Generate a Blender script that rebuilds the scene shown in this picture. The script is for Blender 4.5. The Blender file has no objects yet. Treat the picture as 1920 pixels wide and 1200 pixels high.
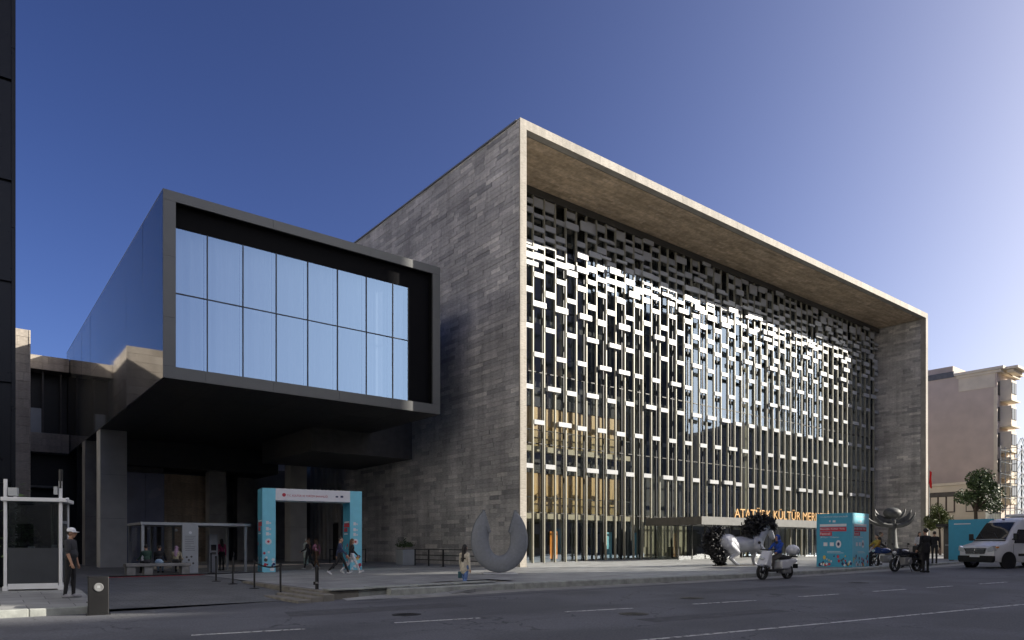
import bpy, bmesh, math, random
import numpy as np
from mathutils import Vector, Matrix
R = math.radians
rnd = random.Random(7)
sc = bpy.context.scene
col = sc.collection

# ---------------------------------------------------------------- camera
CAM = (-23.88, -29.56, 1.25)
cd = bpy.data.cameras.new('camera'); cam = bpy.data.objects.new('camera', cd); col.objects.link(cam)
cd.sensor_width = 36.0; cd.lens = 36.0*1325.5/1920; cd.shift_y = (1022-600)/1920
cd.clip_start = .1; cd.clip_end = 6000
cam.location = CAM; cam.rotation_euler = (R(90), 0, R(51.73-90))
sc.camera = cam

# ---------------------------------------------------------------- sky and sun
SUN_EL = R(23.5)
SUN_DIR = Vector((.83*math.cos(SUN_EL)/1.0013, -.56*math.cos(SUN_EL)/1.0013, math.sin(SUN_EL))).normalized()
w = bpy.data.worlds.new('World'); sc.world = w; w.use_nodes = True
nt = w.node_tree; nt.nodes.clear()
sky = nt.nodes.new('ShaderNodeTexSky'); sky.sky_type = 'NISHITA'; sky.sun_disc = False
sky.sun_elevation = SUN_EL; sky.sun_rotation = math.atan2(SUN_DIR.x, SUN_DIR.y)
sky.air_density = .4; sky.dust_density = 4.0; sky.ozone_density = 2.0; sky.altitude = 50
hs = nt.nodes.new('ShaderNodeHueSaturation'); hs.inputs['Hue'].default_value = .508; hs.inputs['Saturation'].default_value = 1.05
gm = nt.nodes.new('ShaderNodeGamma'); gm.inputs['Gamma'].default_value = 1.6           # deep clear-day contrast of the sky
def vm(op, *ins):
    n = nt.nodes.new('ShaderNodeVectorMath'); n.operation = op
    for i, v in enumerate(ins):
        if isinstance(v, (int, float)): n.inputs[i].default_value = (v, v, v)
        else: nt.links.new(v, n.inputs[i])
    return n.outputs[0]
SKY_K = .45                                                                           # shoulder: keeps the glow round the sun from burning out
bg = nt.nodes.new('ShaderNodeBackground'); bg.inputs['Strength'].default_value = .10
wo = nt.nodes.new('ShaderNodeOutputWorld')
nt.links.new(sky.outputs[0], hs.inputs['Color']); nt.links.new(hs.outputs[0], gm.inputs['Color'])
cs_ = vm('MULTIPLY', gm.outputs[0], .172)
nt.links.new(vm('MULTIPLY', vm('DIVIDE', cs_, vm('ADD', vm('MULTIPLY', cs_, SKY_K), 1.0)), 4.4), bg.inputs['Color']); nt.links.new(bg.outputs[0], wo.inputs['Surface'])
sd = bpy.data.lights.new('sun', 'SUN'); sd.energy = 3.7; sd.angle = R(.5); sd.color = (1, .93, .82)
so = bpy.data.objects.new('sun', sd); col.objects.link(so); so.rotation_euler = (-SUN_DIR).to_track_quat('-Z', 'Y').to_euler(); so.location = (60, -60, 60)
sc.view_settings.view_transform = 'Standard'; sc.view_settings.look = 'None'; sc.view_settings.gamma = 1; sc.view_settings.exposure = 1.25
sc.render.engine = 'CYCLES'
sc.cycles.use_denoising = True; sc.cycles.max_bounces = 7; sc.cycles.transparent_max_bounces = 10; sc.cycles.caustics_reflective = False; sc.cycles.caustics_refractive = False

# ---------------------------------------------------------------- helpers
def lerp(a, b, t): return a+(b-a)*t
def clip(v, a, b): return max(a, min(b, v))
def gp(X): return clip(.012*X+.06, -.13, .3)           # plaza level
def gr(X): return clip(.016*X-.12, -.45, .25)          # road level
def gd(Y): return clip(-.13+.026*Y, -.43, -.13)        # driveway level

def tag(o, label=None, cat=None, group=None, kind=None):
    if label: o['label'] = label
    if cat: o['category'] = cat
    if group: o['group'] = group
    if kind: o['kind'] = kind
    return o
def thing(name, label, cat, loc=(0, 0, 0), rz=0, group=None):
    o = bpy.data.objects.new(name, None); col.objects.link(o); o.empty_display_size = .3
    o.location = loc; o.rotation_euler = (0, 0, rz)
    return tag(o, label, cat, group)
def link(name, me, parent=None):
    o = bpy.data.objects.new(name, me); col.objects.link(o)
    if parent: o.parent = parent
    return o

class MB:
    def __init__(s): s.v = []; s.f = []; s.m = []; s.t = []; s.tone = None
    def _add(s, vs, fs, m=0, tone=None):
        b = len(s.v); s.v += [tuple(p) for p in vs]; s.f += [tuple(b+i for i in q) for q in fs]; s.m += [m]*len(fs)
        s.t += [tone if tone is not None else 0.5]*len(vs)
        return s
    def box(s, x0, x1, y0, y1, z0, z1, m=0, tone=None):
        return s._add([(x, y, z) for x in (x0, x1) for y in (y0, y1) for z in (z0, z1)],
            [(0, 1, 3, 2), (4, 6, 7, 5), (0, 4, 5, 1), (2, 3, 7, 6), (0, 2, 6, 4), (1, 5, 7, 3)], m, tone)
    def cbox(s, c, d, m=0, rot=None, tone=None):      # centred box with optional rotation matrix
        vs = [Vector((x*d[0]/2, y*d[1]/2, z*d[2]/2)) for x in (-1, 1) for y in (-1, 1) for z in (-1, 1)]
        if rot is not None: vs = [rot @ p for p in vs]
        return s._add([p+Vector(c) for p in vs], [(0, 1, 3, 2), (4, 6, 7, 5), (0, 4, 5, 1), (2, 3, 7, 6), (0, 2, 6, 4), (1, 5, 7, 3)], m, tone)
    def quad(s, a, b, c, d, m=0, tone=None): return s._add([a, b, c, d], [(0, 1, 2, 3)], m, tone)
    def tube(s, pts, rs, n=8, m=0, cap=True):
        pts = [Vector(p) for p in pts]
        if not hasattr(rs, '__len__'): rs = [rs]*len(pts)
        b = len(s.v); up = None
        for i, p in enumerate(pts):
            d = (pts[min(i+1, len(pts)-1)]-pts[max(i-1, 0)]).normalized()
            if up is None: up = Vector((0, 0, 1)) if abs(d.z) < .9 else Vector((1, 0, 0))
            x = d.cross(up).normalized(); up = x.cross(d).normalized()
            for k in range(n):
                a = 2*math.pi*k/n; q = p+(x*math.cos(a)+up*math.sin(a))*rs[i]; s.v.append(tuple(q)); s.t.append(.5)
        for i in range(len(pts)-1):
            for k in range(n):
                s.f.append((b+i*n+k, b+i*n+(k+1) % n, b+(i+1)*n+(k+1) % n, b+(i+1)*n+k)); s.m.append(m)
        if cap:
            s.f.append(tuple(b+k for k in range(n))[::-1]); s.f.append(tuple(b+(len(pts)-1)*n+k for k in range(n))); s.m += [m, m]
        return s
    def lathe(s, prof, n=20, m=0, c=(0, 0, 0), axis='z'):
        b = len(s.v)
        for r, z in prof:
            for k in range(n):
                a = 2*math.pi*k/n; p = (r*math.cos(a), r*math.sin(a), z)
                if axis == 'x': p = (p[2], p[0], p[1])
                if axis == 'y': p = (p[0], p[2], p[1])
                s.v.append((p[0]+c[0], p[1]+c[1], p[2]+c[2])); s.t.append(.5)
        for i in range(len(prof)-1):
            for k in range(n):
                s.f.append((b+i*n+k, b+i*n+(k+1) % n, b+(i+1)*n+(k+1) % n, b+(i+1)*n+k)); s.m.append(m)
        return s
    def ell(s, c, r, nu=14, nv=9, m=0, rot=None):
        b = len(s.v)
        for i in range(nv+1):
            th = math.pi*i/nv
            for k in range(nu):
                a = 2*math.pi*k/nu; p = Vector((r[0]*math.sin(th)*math.cos(a), r[1]*math.sin(th)*math.sin(a), r[2]*math.cos(th)))
                if rot is not None: p = rot @ p
                s.v.append((p.x+c[0], p.y+c[1], p.z+c[2])); s.t.append(.5)
        for i in range(nv):
            for k in range(nu):
                s.f.append((b+i*nu+k, b+(i+1)*nu+k, b+(i+1)*nu+(k+1) % nu, b+i*nu+(k+1) % nu)); s.m.append(m)
        return s
    def prism(s, poly, lo, hi, axis='y', m=0):            # extrude a 2D polygon; axis = extrusion axis
        n = len(poly)
        def P(p, h): return {'y': (p[0], h, p[1]), 'x': (h, p[0], p[1]), 'z': (p[0], p[1], h)}[axis]
        return s._add([P(p, lo) for p in poly]+[P(p, hi) for p in poly],
            [tuple(range(n)), tuple(range(2*n-1, n-1, -1))]+[(i, n+i, n+(i+1) % n, (i+1) % n) for i in range(n)], m)
    def mesh(s, name, mats, smooth=False):
        me = bpy.data.meshes.new(name); me.from_pydata(s.v, [], s.f)
        for mt in (mats if isinstance(mats, (list, tuple)) else [mats]): me.materials.append(mt)
        me.polygons.foreach_set('material_index', s.m)
        if s.tone:
            at = me.attributes.new('tone', 'FLOAT', 'POINT'); at.data.foreach_set('value', s.t)
        bm = bmesh.new(); bm.from_mesh(me); bmesh.ops.recalc_face_normals(bm, faces=bm.faces); bm.to_mesh(me); bm.free()
        if smooth:
            me.polygons.foreach_set('use_smooth', [True]*len(me.polygons))
            try: me.set_sharp_from_angle(angle=R(smooth if smooth is not True else 45))
            except Exception: pass
        me.update(); return me
    def build(s, name, mats, parent=None, smooth=False, bevel=0):
        o = link(name, s.mesh(name, mats, smooth), parent)
        if bevel:
            b = o.modifiers.new('bevel', 'BEVEL'); b.width = bevel; b.segments = 2; b.limit_method = 'ANGLE'
        return o
def solid(name, mats, parent, *boxes, bevel=0):
    m = MB()
    for b in boxes: m.box(*b)
    return m.build(name, mats, parent, bevel=bevel)

# ---------------------------------------------------------------- materials
def mat(name, c, rough=.6, metal=0, var=.12, scale=3.0, bump=0, bscale=40, spec=.5, coat=0, emit=0, stretch=None):
    m = bpy.data.materials.new(name); m.use_nodes = True; n = m.node_tree; L = n.links
    bs = n.nodes['Principled BSDF']; bs.inputs['Roughness'].default_value = rough; bs.inputs['Metallic'].default_value = metal
    bs.inputs['Specular IOR Level'].default_value = spec; bs.inputs['Coat Weight'].default_value = coat
    bs.inputs['Base Color'].default_value = (*c, 1)
    if emit: bs.inputs['Emission Color'].default_value = (*c, 1); bs.inputs['Emission Strength'].default_value = emit
    tc = n.nodes.new('ShaderNodeTexCoord'); src = tc.outputs['Object']
    if stretch:
        mp = n.nodes.new('ShaderNodeMapping'); mp.inputs['Scale'].default_value = stretch; L.new(src, mp.inputs[0]); src = mp.outputs[0]
    if var:
        nz = n.nodes.new('ShaderNodeTexNoise'); nz.inputs['Scale'].default_value = scale; nz.inputs['Detail'].default_value = 6
        mr = n.nodes.new('ShaderNodeMapRange'); mr.inputs['From Min'].default_value = .3; mr.inputs['From Max'].default_value = .7
        mr.inputs['To Min'].default_value = 1-var; mr.inputs['To Max'].default_value = 1+var
        hv = n.nodes.new('ShaderNodeHueSaturation'); hv.inputs['Color'].default_value = (*c, 1)
        L.new(src, nz.inputs[0]); L.new(nz.outputs[0], mr.inputs[0]); L.new(mr.outputs[0], hv.inputs['Value']); L.new(hv.outputs[0], bs.inputs['Base Color'])
        r2 = n.nodes.new('ShaderNodeMapRange'); r2.inputs['To Min'].default_value = max(.02, rough-.08); r2.inputs['To Max'].default_value = min(1, rough+.08)
        L.new(nz.outputs[0], r2.inputs[0]); L.new(r2.outputs[0], bs.inputs['Roughness'])
    if bump:
        nb = n.nodes.new('ShaderNodeTexNoise'); nb.inputs['Scale'].default_value = bscale; nb.inputs['Detail'].default_value = 4
        bp = n.nodes.new('ShaderNodeBump'); bp.inputs['Strength'].default_value = bump; bp.inputs['Distance'].default_value = .02
        L.new(src, nb.inputs[0]); L.new(nb.outputs[0], bp.inputs['Height']); L.new(bp.outputs[0], bs.inputs['Normal'])
    return m

def stone_mat(name, ramp, rough=.75, wear=.25):
    """cladding stone: colour picked per piece from the 'tone' attribute, plus grain, veins and weather streaks"""
    m = bpy.data.materials.new(name); m.use_nodes = True; n = m.node_tree; L = n.links; N = n.nodes.new
    bs = n.nodes['Principled BSDF']; bs.inputs['Roughness'].default_value = rough
    at = N('ShaderNodeAttribute'); at.attribute_name = 'tone'
    cr = N('ShaderNodeValToRGB'); e = cr.color_ramp.elements
    while len(e) < len(ramp): e.new(.5)
    for i, (p, c) in enumerate(ramp): e[i].position = p; e[i].color = (*c, 1)
    ge = N('ShaderNodeNewGeometry')
    n1 = N('ShaderNodeTexNoise'); n1.inputs['Scale'].default_value = .35; n1.inputs['Detail'].default_value = 5
    mp = N('ShaderNodeMapping'); mp.inputs['Scale'].default_value = (3, 3, 14)
    n2 = N('ShaderNodeTexNoise'); n2.inputs['Scale'].default_value = 1.5; n2.inputs['Detail'].default_value = 8
    L.new(ge.outputs['Position'], n1.inputs[0]); L.new(ge.outputs['Position'], mp.inputs[0]); L.new(mp.outputs[0], n2.inputs[0])
    r1 = N('ShaderNodeMapRange'); r1.inputs[1].default_value = .3; r1.inputs[2].default_value = .7; r1.inputs[3].default_value = 1-wear; r1.inputs[4].default_value = 1+wear
    r2 = N('ShaderNodeMapRange'); r2.inputs[1].default_value = .3; r2.inputs[2].default_value = .7; r2.inputs[3].default_value = .78; r2.inputs[4].default_value = 1.22
    L.new(n1.outputs[0], r1.inputs[0]); L.new(n2.outputs[0], r2.inputs[0])
    mp3 = N('ShaderNodeMapping'); mp3.inputs['Scale'].default_value = (1.1, 1.1, .05); n3 = N('ShaderNodeTexNoise'); n3.inputs['Scale'].default_value = 1.4; n3.inputs['Detail'].default_value = 6; n3.inputs['Roughness'].default_value = .65
    L.new(ge.outputs['Position'], mp3.inputs[0]); L.new(mp3.outputs[0], n3.inputs[0]); r3 = N('ShaderNodeMapRange'); r3.inputs[1].default_value = .35; r3.inputs[2].default_value = .6; r3.inputs[3].default_value = .8; r3.inputs[4].default_value = 1.06; L.new(n3.outputs[0], r3.inputs[0])
    m0 = N('ShaderNodeMath'); m0.operation = 'MULTIPLY'; L.new(r1.outputs[0], m0.inputs[0]); L.new(r3.outputs[0], m0.inputs[1])
    mu = N('ShaderNodeMath'); mu.operation = 'MULTIPLY'; L.new(m0.outputs[0], mu.inputs[0]); L.new(r2.outputs[0], mu.inputs[1])
    hv = N('ShaderNodeHueSaturation'); L.new(at.outputs['Fac'], cr.inputs[0]); L.new(cr.outputs[0], hv.inputs['Color']); L.new(mu.outputs[0], hv.inputs['Value'])
    L.new(hv.outputs[0], bs.inputs['Base Color'])
    bp = N('ShaderNodeBump'); bp.inputs['Strength'].default_value = .35; bp.inputs['Distance'].default_value = .02; L.new(n2.outputs[0], bp.inputs['Height']); L.new(bp.outputs[0], bs.inputs['Normal'])
    return m

def glass_mat(name, tint=(.8, .85, .85), base=.3, rough=.01, refl=(.95, .97, 1)):
    """coated architectural glass: see-through, mirror layer growing with the viewing angle"""
    m = bpy.data.materials.new(name); m.use_nodes = True; n = m.node_tree; L = n.links; N = n.nodes.new
    n.nodes.remove(n.nodes['Principled BSDF']); out = n.nodes['Material Output']
    tr = N('ShaderNodeBsdfTransparent'); tr.inputs[0].default_value = (*tint, 1)
    gl = N('ShaderNodeBsdfGlossy'); gl.inputs['Roughness'].default_value = rough; gl.inputs[0].default_value = (*refl, 1)
    lw = N('ShaderNodeLayerWeight'); lw.inputs[0].default_value = .5
    mr = N('ShaderNodeMapRange'); mr.inputs[3].default_value = base; mr.inputs[4].default_value = 1
    nz = N('ShaderNodeTexNoise'); nz.inputs['Scale'].default_value = .5; tc = N('ShaderNodeNewGeometry')
    bp = N('ShaderNodeBump'); bp.inputs['Strength'].default_value = .04; bp.inputs['Distance'].default_value = .01
    L.new(tc.outputs['Position'], nz.inputs[0]); L.new(nz.outputs[0], bp.inputs['Height']); L.new(bp.outputs[0], gl.inputs['Normal'])
    mx = N('ShaderNodeMixShader'); pw = N('ShaderNodeMath'); pw.operation = 'POWER'; pw.inputs[1].default_value = 3.5; L.new(lw.outputs['Facing'], pw.inputs[0]); L.new(pw.outputs[0], mr.inputs[0]); L.new(mr.outputs[0], mx.inputs[0]); L.new(tr.outputs[0], mx.inputs[1]); L.new(gl.outputs[0], mx.inputs[2])
    L.new(mx.outputs[0], out.inputs['Surface'])
    return m

M = {}
M['stone'] = stone_mat('grey travertine stone', [(0, (.28, .275, .272)), (.3, (.38, .365, .355)), (.6, (.46, .44, .425)), (.85, (.54, .515, .49)), (1, (.62, .59, .55))])
M['stone_soffit'] = stone_mat('bounce-warmed and brown travertine', [(0, (.37, .29, .20)), (.5, (.50, .39, .275)), (1, (.61, .485, .36))], wear=.15)  # soffit: wall stone with bounced warmth put into its colour; screen wall truly brown
M['coping'] = stone_mat('cream limestone coping', [(0, (.36, .33, .28)), (1, (.43, .395, .34))], wear=.08)
M['stone_left'] = stone_mat('pale brown stone', [(0, (.40, .35, .295)), (1, (.56, .50, .43))], wear=.15)
M['fin'] = mat('champagne aluminium fin', (.31, .30, .245), .42, .15, .08)
M['panel'] = mat('silver white aluminium panel', (.39, .40, .41), .4, .1, .05)
M['band'] = mat('grey metal band', (.08, .08, .075), .5, .3)
M['glass'] = glass_mat('facade glass', (.93, .95, .91), .24, refl=(.68, .82, 1))
M['boxglass'] = glass_mat('box window glass', (.55, .6, .66), .36, refl=(.42, .62, .93))
M['clear'] = glass_mat('clear glass', (.95, .97, .96), .06)
M['boothglass'] = glass_mat('grey booth glass', (.5, .54, .55), .10)
M['darkglass'] = mat('dark mirror glass', (.012, .014, .018), .06, 0, 0, spec=.8)
M['boxside'] = mat('polished black metal cladding', (.06, .057, .053), .045, 0, 0, 1.2, spec=.3)
M['boxframe'] = mat('bronze grey metal cladding', (.095, .097, .096), .42, .5, .08, 1.5)
M['boxdark'] = mat('black anodised metal', (.03, .029, .028), .5, .1, .15)
M['void'] = mat('matt black recess shade', (.007, .007, .008), .85, 0, .1, spec=.1)  # this black carries the shade of the window recess
M['dark'] = mat('charcoal panel', (.075, .07, .064), .5, .1, .2)
M['darkgrey'] = mat('dark grey stone panel', (.30, .285, .26), .5, 0, .2, 1.2)
M['midgrey'] = mat('grey cladding', (.26, .265, .27), .55, .1, .1)
M['lightgrey'] = mat('light grey coated metal', (.42, .44, .45), .45, .2, .06)
M['column'] = mat('pale grey column cladding', (.55, .53, .48), .6, 0, .12, 1.0)
M['pavglass'] = mat('reflection tinted frosted glass', (.17, .18, .25), .25, 0, .15, .8)  # bluish reflection on the pane put into its colour
M['boothpanel'] = mat('dark blue grey panel', (.035, .04, .048), .4, 0, .1)
M['concrete'] = mat('weathered concrete', (.27, .265, .25), .85, 0, .22, 2.5, .3, 30)
M['wood'] = mat('amber wood panelling', (.52, .34, .13), .45, 0, .3, 2.0, stretch=(6, 6, .6))
M['slab'] = mat('pale floor slab', (.42, .38, .28), .6, 0, .1)
M['inner'] = mat('dark interior wall', (.05, .052, .055), .8, 0, .3, .6)
M['lobby'] = mat('lobby wall', (.30, .28, .2), .7, 0, .25, .5)
M['black'] = mat('black painted steel', (.014, .014, .015), .45, .1, .1)
M['rubber'] = mat('black rubber', (.018, .018, .018), .8, 0, .15)
M['chrome'] = mat('steel', (.5, .5, .5), .25, .9, .05)
M['white'] = mat('white painted metal', (.72, .73, .74), .35, 0, .04)
M['whitepaint'] = mat('white vehicle paint', (.74, .75, .77), .25, 0, .03, coat=.6)
M['teal'] = mat('teal printed vinyl', (.24, .66, .80), .75, 0, .05)
M['tealdark'] = mat('blue teal printed vinyl', (.075, .38, .55), .75, 0, .05)
M['printwhite'] = mat('white print', (.78, .78, .8), .55, 0, .03)
M['printred'] = mat('red print', (.55, .045, .07), .55, 0, .03)
M['printnavy'] = mat('navy print', (.025, .035, .12), .55, 0, .03)
M['printyellow'] = mat('yellow print', (.72, .55, .12), .55, 0, .03)
M['gold'] = mat('gilt metal letters', (.62, .38, .17), .4, .45, .1)
M['beigewall'] = mat('beige render', (.60, .50, .43), .9, 0, .1, .5, .15, 60)
M['cream'] = mat('cream render', (.74, .66, .53), .85, 0, .08, .8)
M['canopy'] = mat('brushed grey canopy metal', (.15, .15, .145), .5, .2, .08)
M['slate'] = mat('grey roof sheet', (.14, .145, .155), .6, .1, .15)
M['winframe'] = mat('brown window frame', (.07, .05, .035), .6)
M['curtain'] = mat('pale curtain', (.55, .56, .58), .9, 0, .04, 2, stretch=(3, 1, .2))
M['render'] = mat('white render', (.78, .77, .75), .85, 0, .06, .6)
M['towerglass'] = mat('black tower glass', (.006, .007, .010), .3, 0, .1, spec=.25)
M['flagred'] = mat('red flag cloth', (.65, .02, .02), .8, 0, .08)
M['bark'] = mat('bark', (.075, .055, .04), .95, 0, .3, 6, .5, 30)
M['metalmesh'] = mat('perforated grey steel', (.225, .24, .26), .6, .1, .1, 10, .6, 60)
M['horse'] = mat('brushed silver sculpture', (.46, .47, .51), .5, .35, .15, 3)
M['horsehair'] = mat('black rubber strips', (.012, .012, .014), .6)
M['bronze'] = mat('patinated grey bronze', (.085, .088, .086), .6, .2, .25, 4)
M['windscreen'] = mat('tinted windscreen', (.02, .025, .032), .06, 0, 0, spec=.8)
M['lamp'] = mat('lamp lens', (.6, .62, .64), .12, .2, .05, coat=1)
M['orange'] = mat('amber lens', (.8, .3, .04), .3)
M['redlens'] = mat('red lens', (.5, .02, .02), .3)
def leaf_mat(name, c):
    m = bpy.data.materials.new(name); m.use_nodes = True; n = m.node_tree; L = n.links; bs = n.nodes['Principled BSDF']
    ge = n.nodes.new('ShaderNodeNewGeometry'); mr = n.nodes.new('ShaderNodeMapRange'); mr.inputs[3].default_value = .55; mr.inputs[4].default_value = 1.5
    hv = n.nodes.new('ShaderNodeHueSaturation'); hv.inputs['Color'].default_value = (*c, 1)
    L.new(ge.outputs['Random Per Island'], mr.inputs[0]); L.new(mr.outputs[0], hv.inputs['Value']); L.new(hv.outputs[0], bs.inputs['Base Color'])
    bs.inputs['Roughness'].default_value = .6; return m
M['leaf'] = leaf_mat('dark green leaves', (.065, .10, .035))
M['leaf2'] = leaf_mat('olive green leaves', (.11, .135, .04))

def asphalt():
    m = bpy.data.materials.new('worn asphalt'); m.use_nodes = True; n = m.node_tree; L = n.links; N = n.nodes.new; bs = n.nodes['Principled BSDF']
    ge = N('ShaderNodeNewGeometry'); mp = N('ShaderNodeMapping'); mp.inputs['Scale'].default_value = (.06, .6, 1); mp.inputs['Rotation'].default_value = (0, 0, R(10))
    a = N('ShaderNodeTexNoise'); a.inputs['Scale'].default_value = 1.6; a.inputs['Detail'].default_value = 6
    b = N('ShaderNodeTexNoise'); b.inputs['Scale'].default_value = 28; b.inputs['Detail'].default_value = 5
    c = N('ShaderNodeTexNoise'); c.inputs['Scale'].default_value = .35; c.inputs['Detail'].default_value = 4
    L.new(ge.outputs['Position'], mp.inputs[0]); L.new(mp.outputs[0], a.inputs[0]); L.new(ge.outputs['Position'], b.inputs[0]); L.new(ge.outputs['Position'], c.inputs[0])
    m1 = N('ShaderNodeMixRGB'); m1.inputs[1].default_value = (.090, .094, .106, 1); m1.inputs[2].default_value = (.145, .150, .166, 1); L.new(a.outputs[0], m1.inputs[0])
    cr = N('ShaderNodeValToRGB'); cr.color_ramp.elements[0].position = .35; cr.color_ramp.elements[0].color = (.72, .72, .72, 1); cr.color_ramp.elements[1].position = .68; cr.color_ramp.elements[1].color = (1.25, 1.25, 1.25, 1); L.new(b.outputs[0], cr.inputs[0])
    m2 = N('ShaderNodeMixRGB'); m2.blend_type = 'MULTIPLY'; m2.inputs[0].default_value = 1; L.new(m1.outputs[0], m2.inputs[1]); L.new(cr.outputs[0], m2.inputs[2])
    cr2 = N('ShaderNodeValToRGB'); cr2.color_ramp.elements[0].position = .42; cr2.color_ramp.elements[0].color = (.8, .8, .8, 1); cr2.color_ramp.elements[1].position = .58; cr2.color_ramp.elements[1].color = (1.12, 1.12, 1.12, 1); L.new(c.outputs[0], cr2.inputs[0])
    m3 = N('ShaderNodeMixRGB'); m3.blend_type = 'MULTIPLY'; m3.inputs[0].default_value = 1; L.new(m2.outputs[0], m3.inputs[1]); L.new(cr2.outputs[0], m3.inputs[2])
    vo = N('ShaderNodeTexVoronoi'); vo.feature = 'DISTANCE_TO_EDGE'; vo.inputs['Scale'].default_value = .42; wn = N('ShaderNodeTexNoise'); wn.inputs['Scale'].default_value = 1.6; wn.inputs['Detail'].default_value = 5
    mxv = N('ShaderNodeVectorMath'); mxv.operation = 'MULTIPLY_ADD'; mxv.inputs[1].default_value = (1.4, 1.4, 0); L.new(ge.outputs['Position'], wn.inputs[0]); L.new(wn.outputs['Color'], mxv.inputs[0]); L.new(ge.outputs['Position'], mxv.inputs[2]); L.new(mxv.outputs[0], vo.inputs[0])
    ck = N('ShaderNodeMapRange'); ck.inputs[1].default_value = .004; ck.inputs[2].default_value = .014; ck.inputs[3].default_value = .45; ck.inputs[4].default_value = 1; L.new(vo.outputs[0], ck.inputs[0])
    gt = N('ShaderNodeMapRange'); gt.inputs[1].default_value = .5; gt.inputs[2].default_value = .56; L.new(c.outputs[0], gt.inputs[0])
    ckm = N('ShaderNodeMixRGB'); ckm.inputs[1].default_value = (1, 1, 1, 1); L.new(gt.outputs[0], ckm.inputs[0]); L.new(ck.outputs[0], ckm.inputs[2])
    m4 = N('ShaderNodeMixRGB'); m4.blend_type = 'MULTIPLY'; m4.inputs[0].default_value = 1; L.new(m3.outputs[0], m4.inputs[1]); L.new(ckm.outputs[0], m4.inputs[2])
    L.new(m4.outputs[0], bs.inputs['Base Color']); bs.inputs['Roughness'].default_value = .8
    bp = N('ShaderNodeBump'); bp.inputs['Strength'].default_value = .5; bp.inputs['Distance'].default_value = .006; L.new(b.outputs[0], bp.inputs['Height']); L.new(bp.outputs[0], bs.inputs['Normal'])
    return m
M['asphalt'] = asphalt()
M['patch'] = mat('fresh asphalt patch', (.085, .087, .096), .85, 0, .25, 5, .4, 60)
M['iron'] = mat('cast iron', (.05, .048, .046), .55, .6, .3, 12, .4, 60)
def paving(name, c, bw=1.2, bh=.6, rot=0):
    m = bpy.data.materials.new(name); m.use_nodes = True; n = m.node_tree; L = n.links; N = n.nodes.new; bs = n.nodes['Principled BSDF']
    ge = N('ShaderNodeNewGeometry'); mp = N('ShaderNodeMapping'); mp.inputs['Rotation'].default_value = (0, 0, rot); L.new(ge.outputs['Position'], mp.inputs[0])
    br = N('ShaderNodeTexBrick'); br.inputs['Scale'].default_value = 1; br.inputs['Brick Width'].default_value = bw; br.inputs['Row Height'].default_value = bh; br.inputs['Mortar Size'].default_value = .012
    br.inputs['Color1'].default_value = (*[v*.86 for v in c], 1); br.inputs['Color2'].default_value = (*[v*1.12 for v in c], 1); br.inputs['Mortar'].default_value = (*[v*.45 for v in c], 1)
    L.new(mp.outputs[0], br.inputs[0])
    a = N('ShaderNodeTexNoise'); a.inputs['Scale'].default_value = .8; a.inputs['Detail'].default_value = 7; L.new(ge.outputs['Position'], a.inputs[0])
    mr = N('ShaderNodeMapRange'); mr.inputs[1].default_value = .3; mr.inputs[2].default_value = .7; mr.inputs[3].default_value = .8; mr.inputs[4].default_value = 1.2; L.new(a.outputs[0], mr.inputs[0])
    hv = N('ShaderNodeHueSaturation'); L.new(br.outputs[0], hv.inputs['Color']); L.new(mr.outputs[0], hv.inputs['Value']); L.new(hv.outputs[0], bs.inputs['Base Color'])
    bs.inputs['Roughness'].default_value = .62
    bp = N('ShaderNodeBump'); bp.inputs['Strength'].default_value = .4; bp.inputs['Distance'].default_value = .005; bp.invert = True; L.new(br.outputs['Fac'], bp.inputs['Height']); L.new(bp.outputs[0], bs.inputs['Normal'])
    return m
M['paving'] = paving('grey granite paving', (.30, .305, .30), 1.0, .5)
M['driveway'] = paving('dark granite setts', (.145, .148, .15), .4, .2)
M['farground'] = mat('street ground', (.11, .11, .11), .9, 0, .2, .3)
M['kerb'] = mat('worn granite kerb', (.33, .345, .32), .7, 0, .25, 4, .3, 25)
M['kerbtop'] = mat('stained step stone', (.21, .198, .172), .8, 0, .3, 3, .3, 25)
def paint():
    m = mat('worn road paint', (.62, .62, .60), .7, 0, .12, 6); n = m.node_tree; L = n.links; out = n.nodes['Material Output']; bs = n.nodes['Principled BSDF']
    nz = n.nodes.new('ShaderNodeTexNoise'); nz.inputs['Scale'].default_value = 9; nz.inputs['Detail'].default_value = 8
    ge = n.nodes.new('ShaderNodeNewGeometry'); L.new(ge.outputs['Position'], nz.inputs[0])
    cr = n.nodes.new('ShaderNodeValToRGB'); cr.color_ramp.elements[0].position = .36; cr.color_ramp.elements[0].color = (0, 0, 0, 1); cr.color_ramp.elements[1].position = .46; L.new(nz.outputs[0], cr.inputs[0])
    tr = n.nodes.new('ShaderNodeBsdfTransparent'); mx = n.nodes.new('ShaderNodeMixShader'); L.new(cr.outputs[0], mx.inputs[0]); L.new(tr.outputs[0], mx.inputs[1]); L.new(bs.outputs[0], mx.inputs[2]); L.new(mx.outputs[0], out.inputs['Surface'])
    return m
M['roadpaint'] = paint()

# ================================================================ setting: ground, road, plaza, driveway
solid('ground', M['farground'], None, (-900, 1200, -900, 1500, -2.0, -.56))['kind'] = 'structure'

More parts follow.
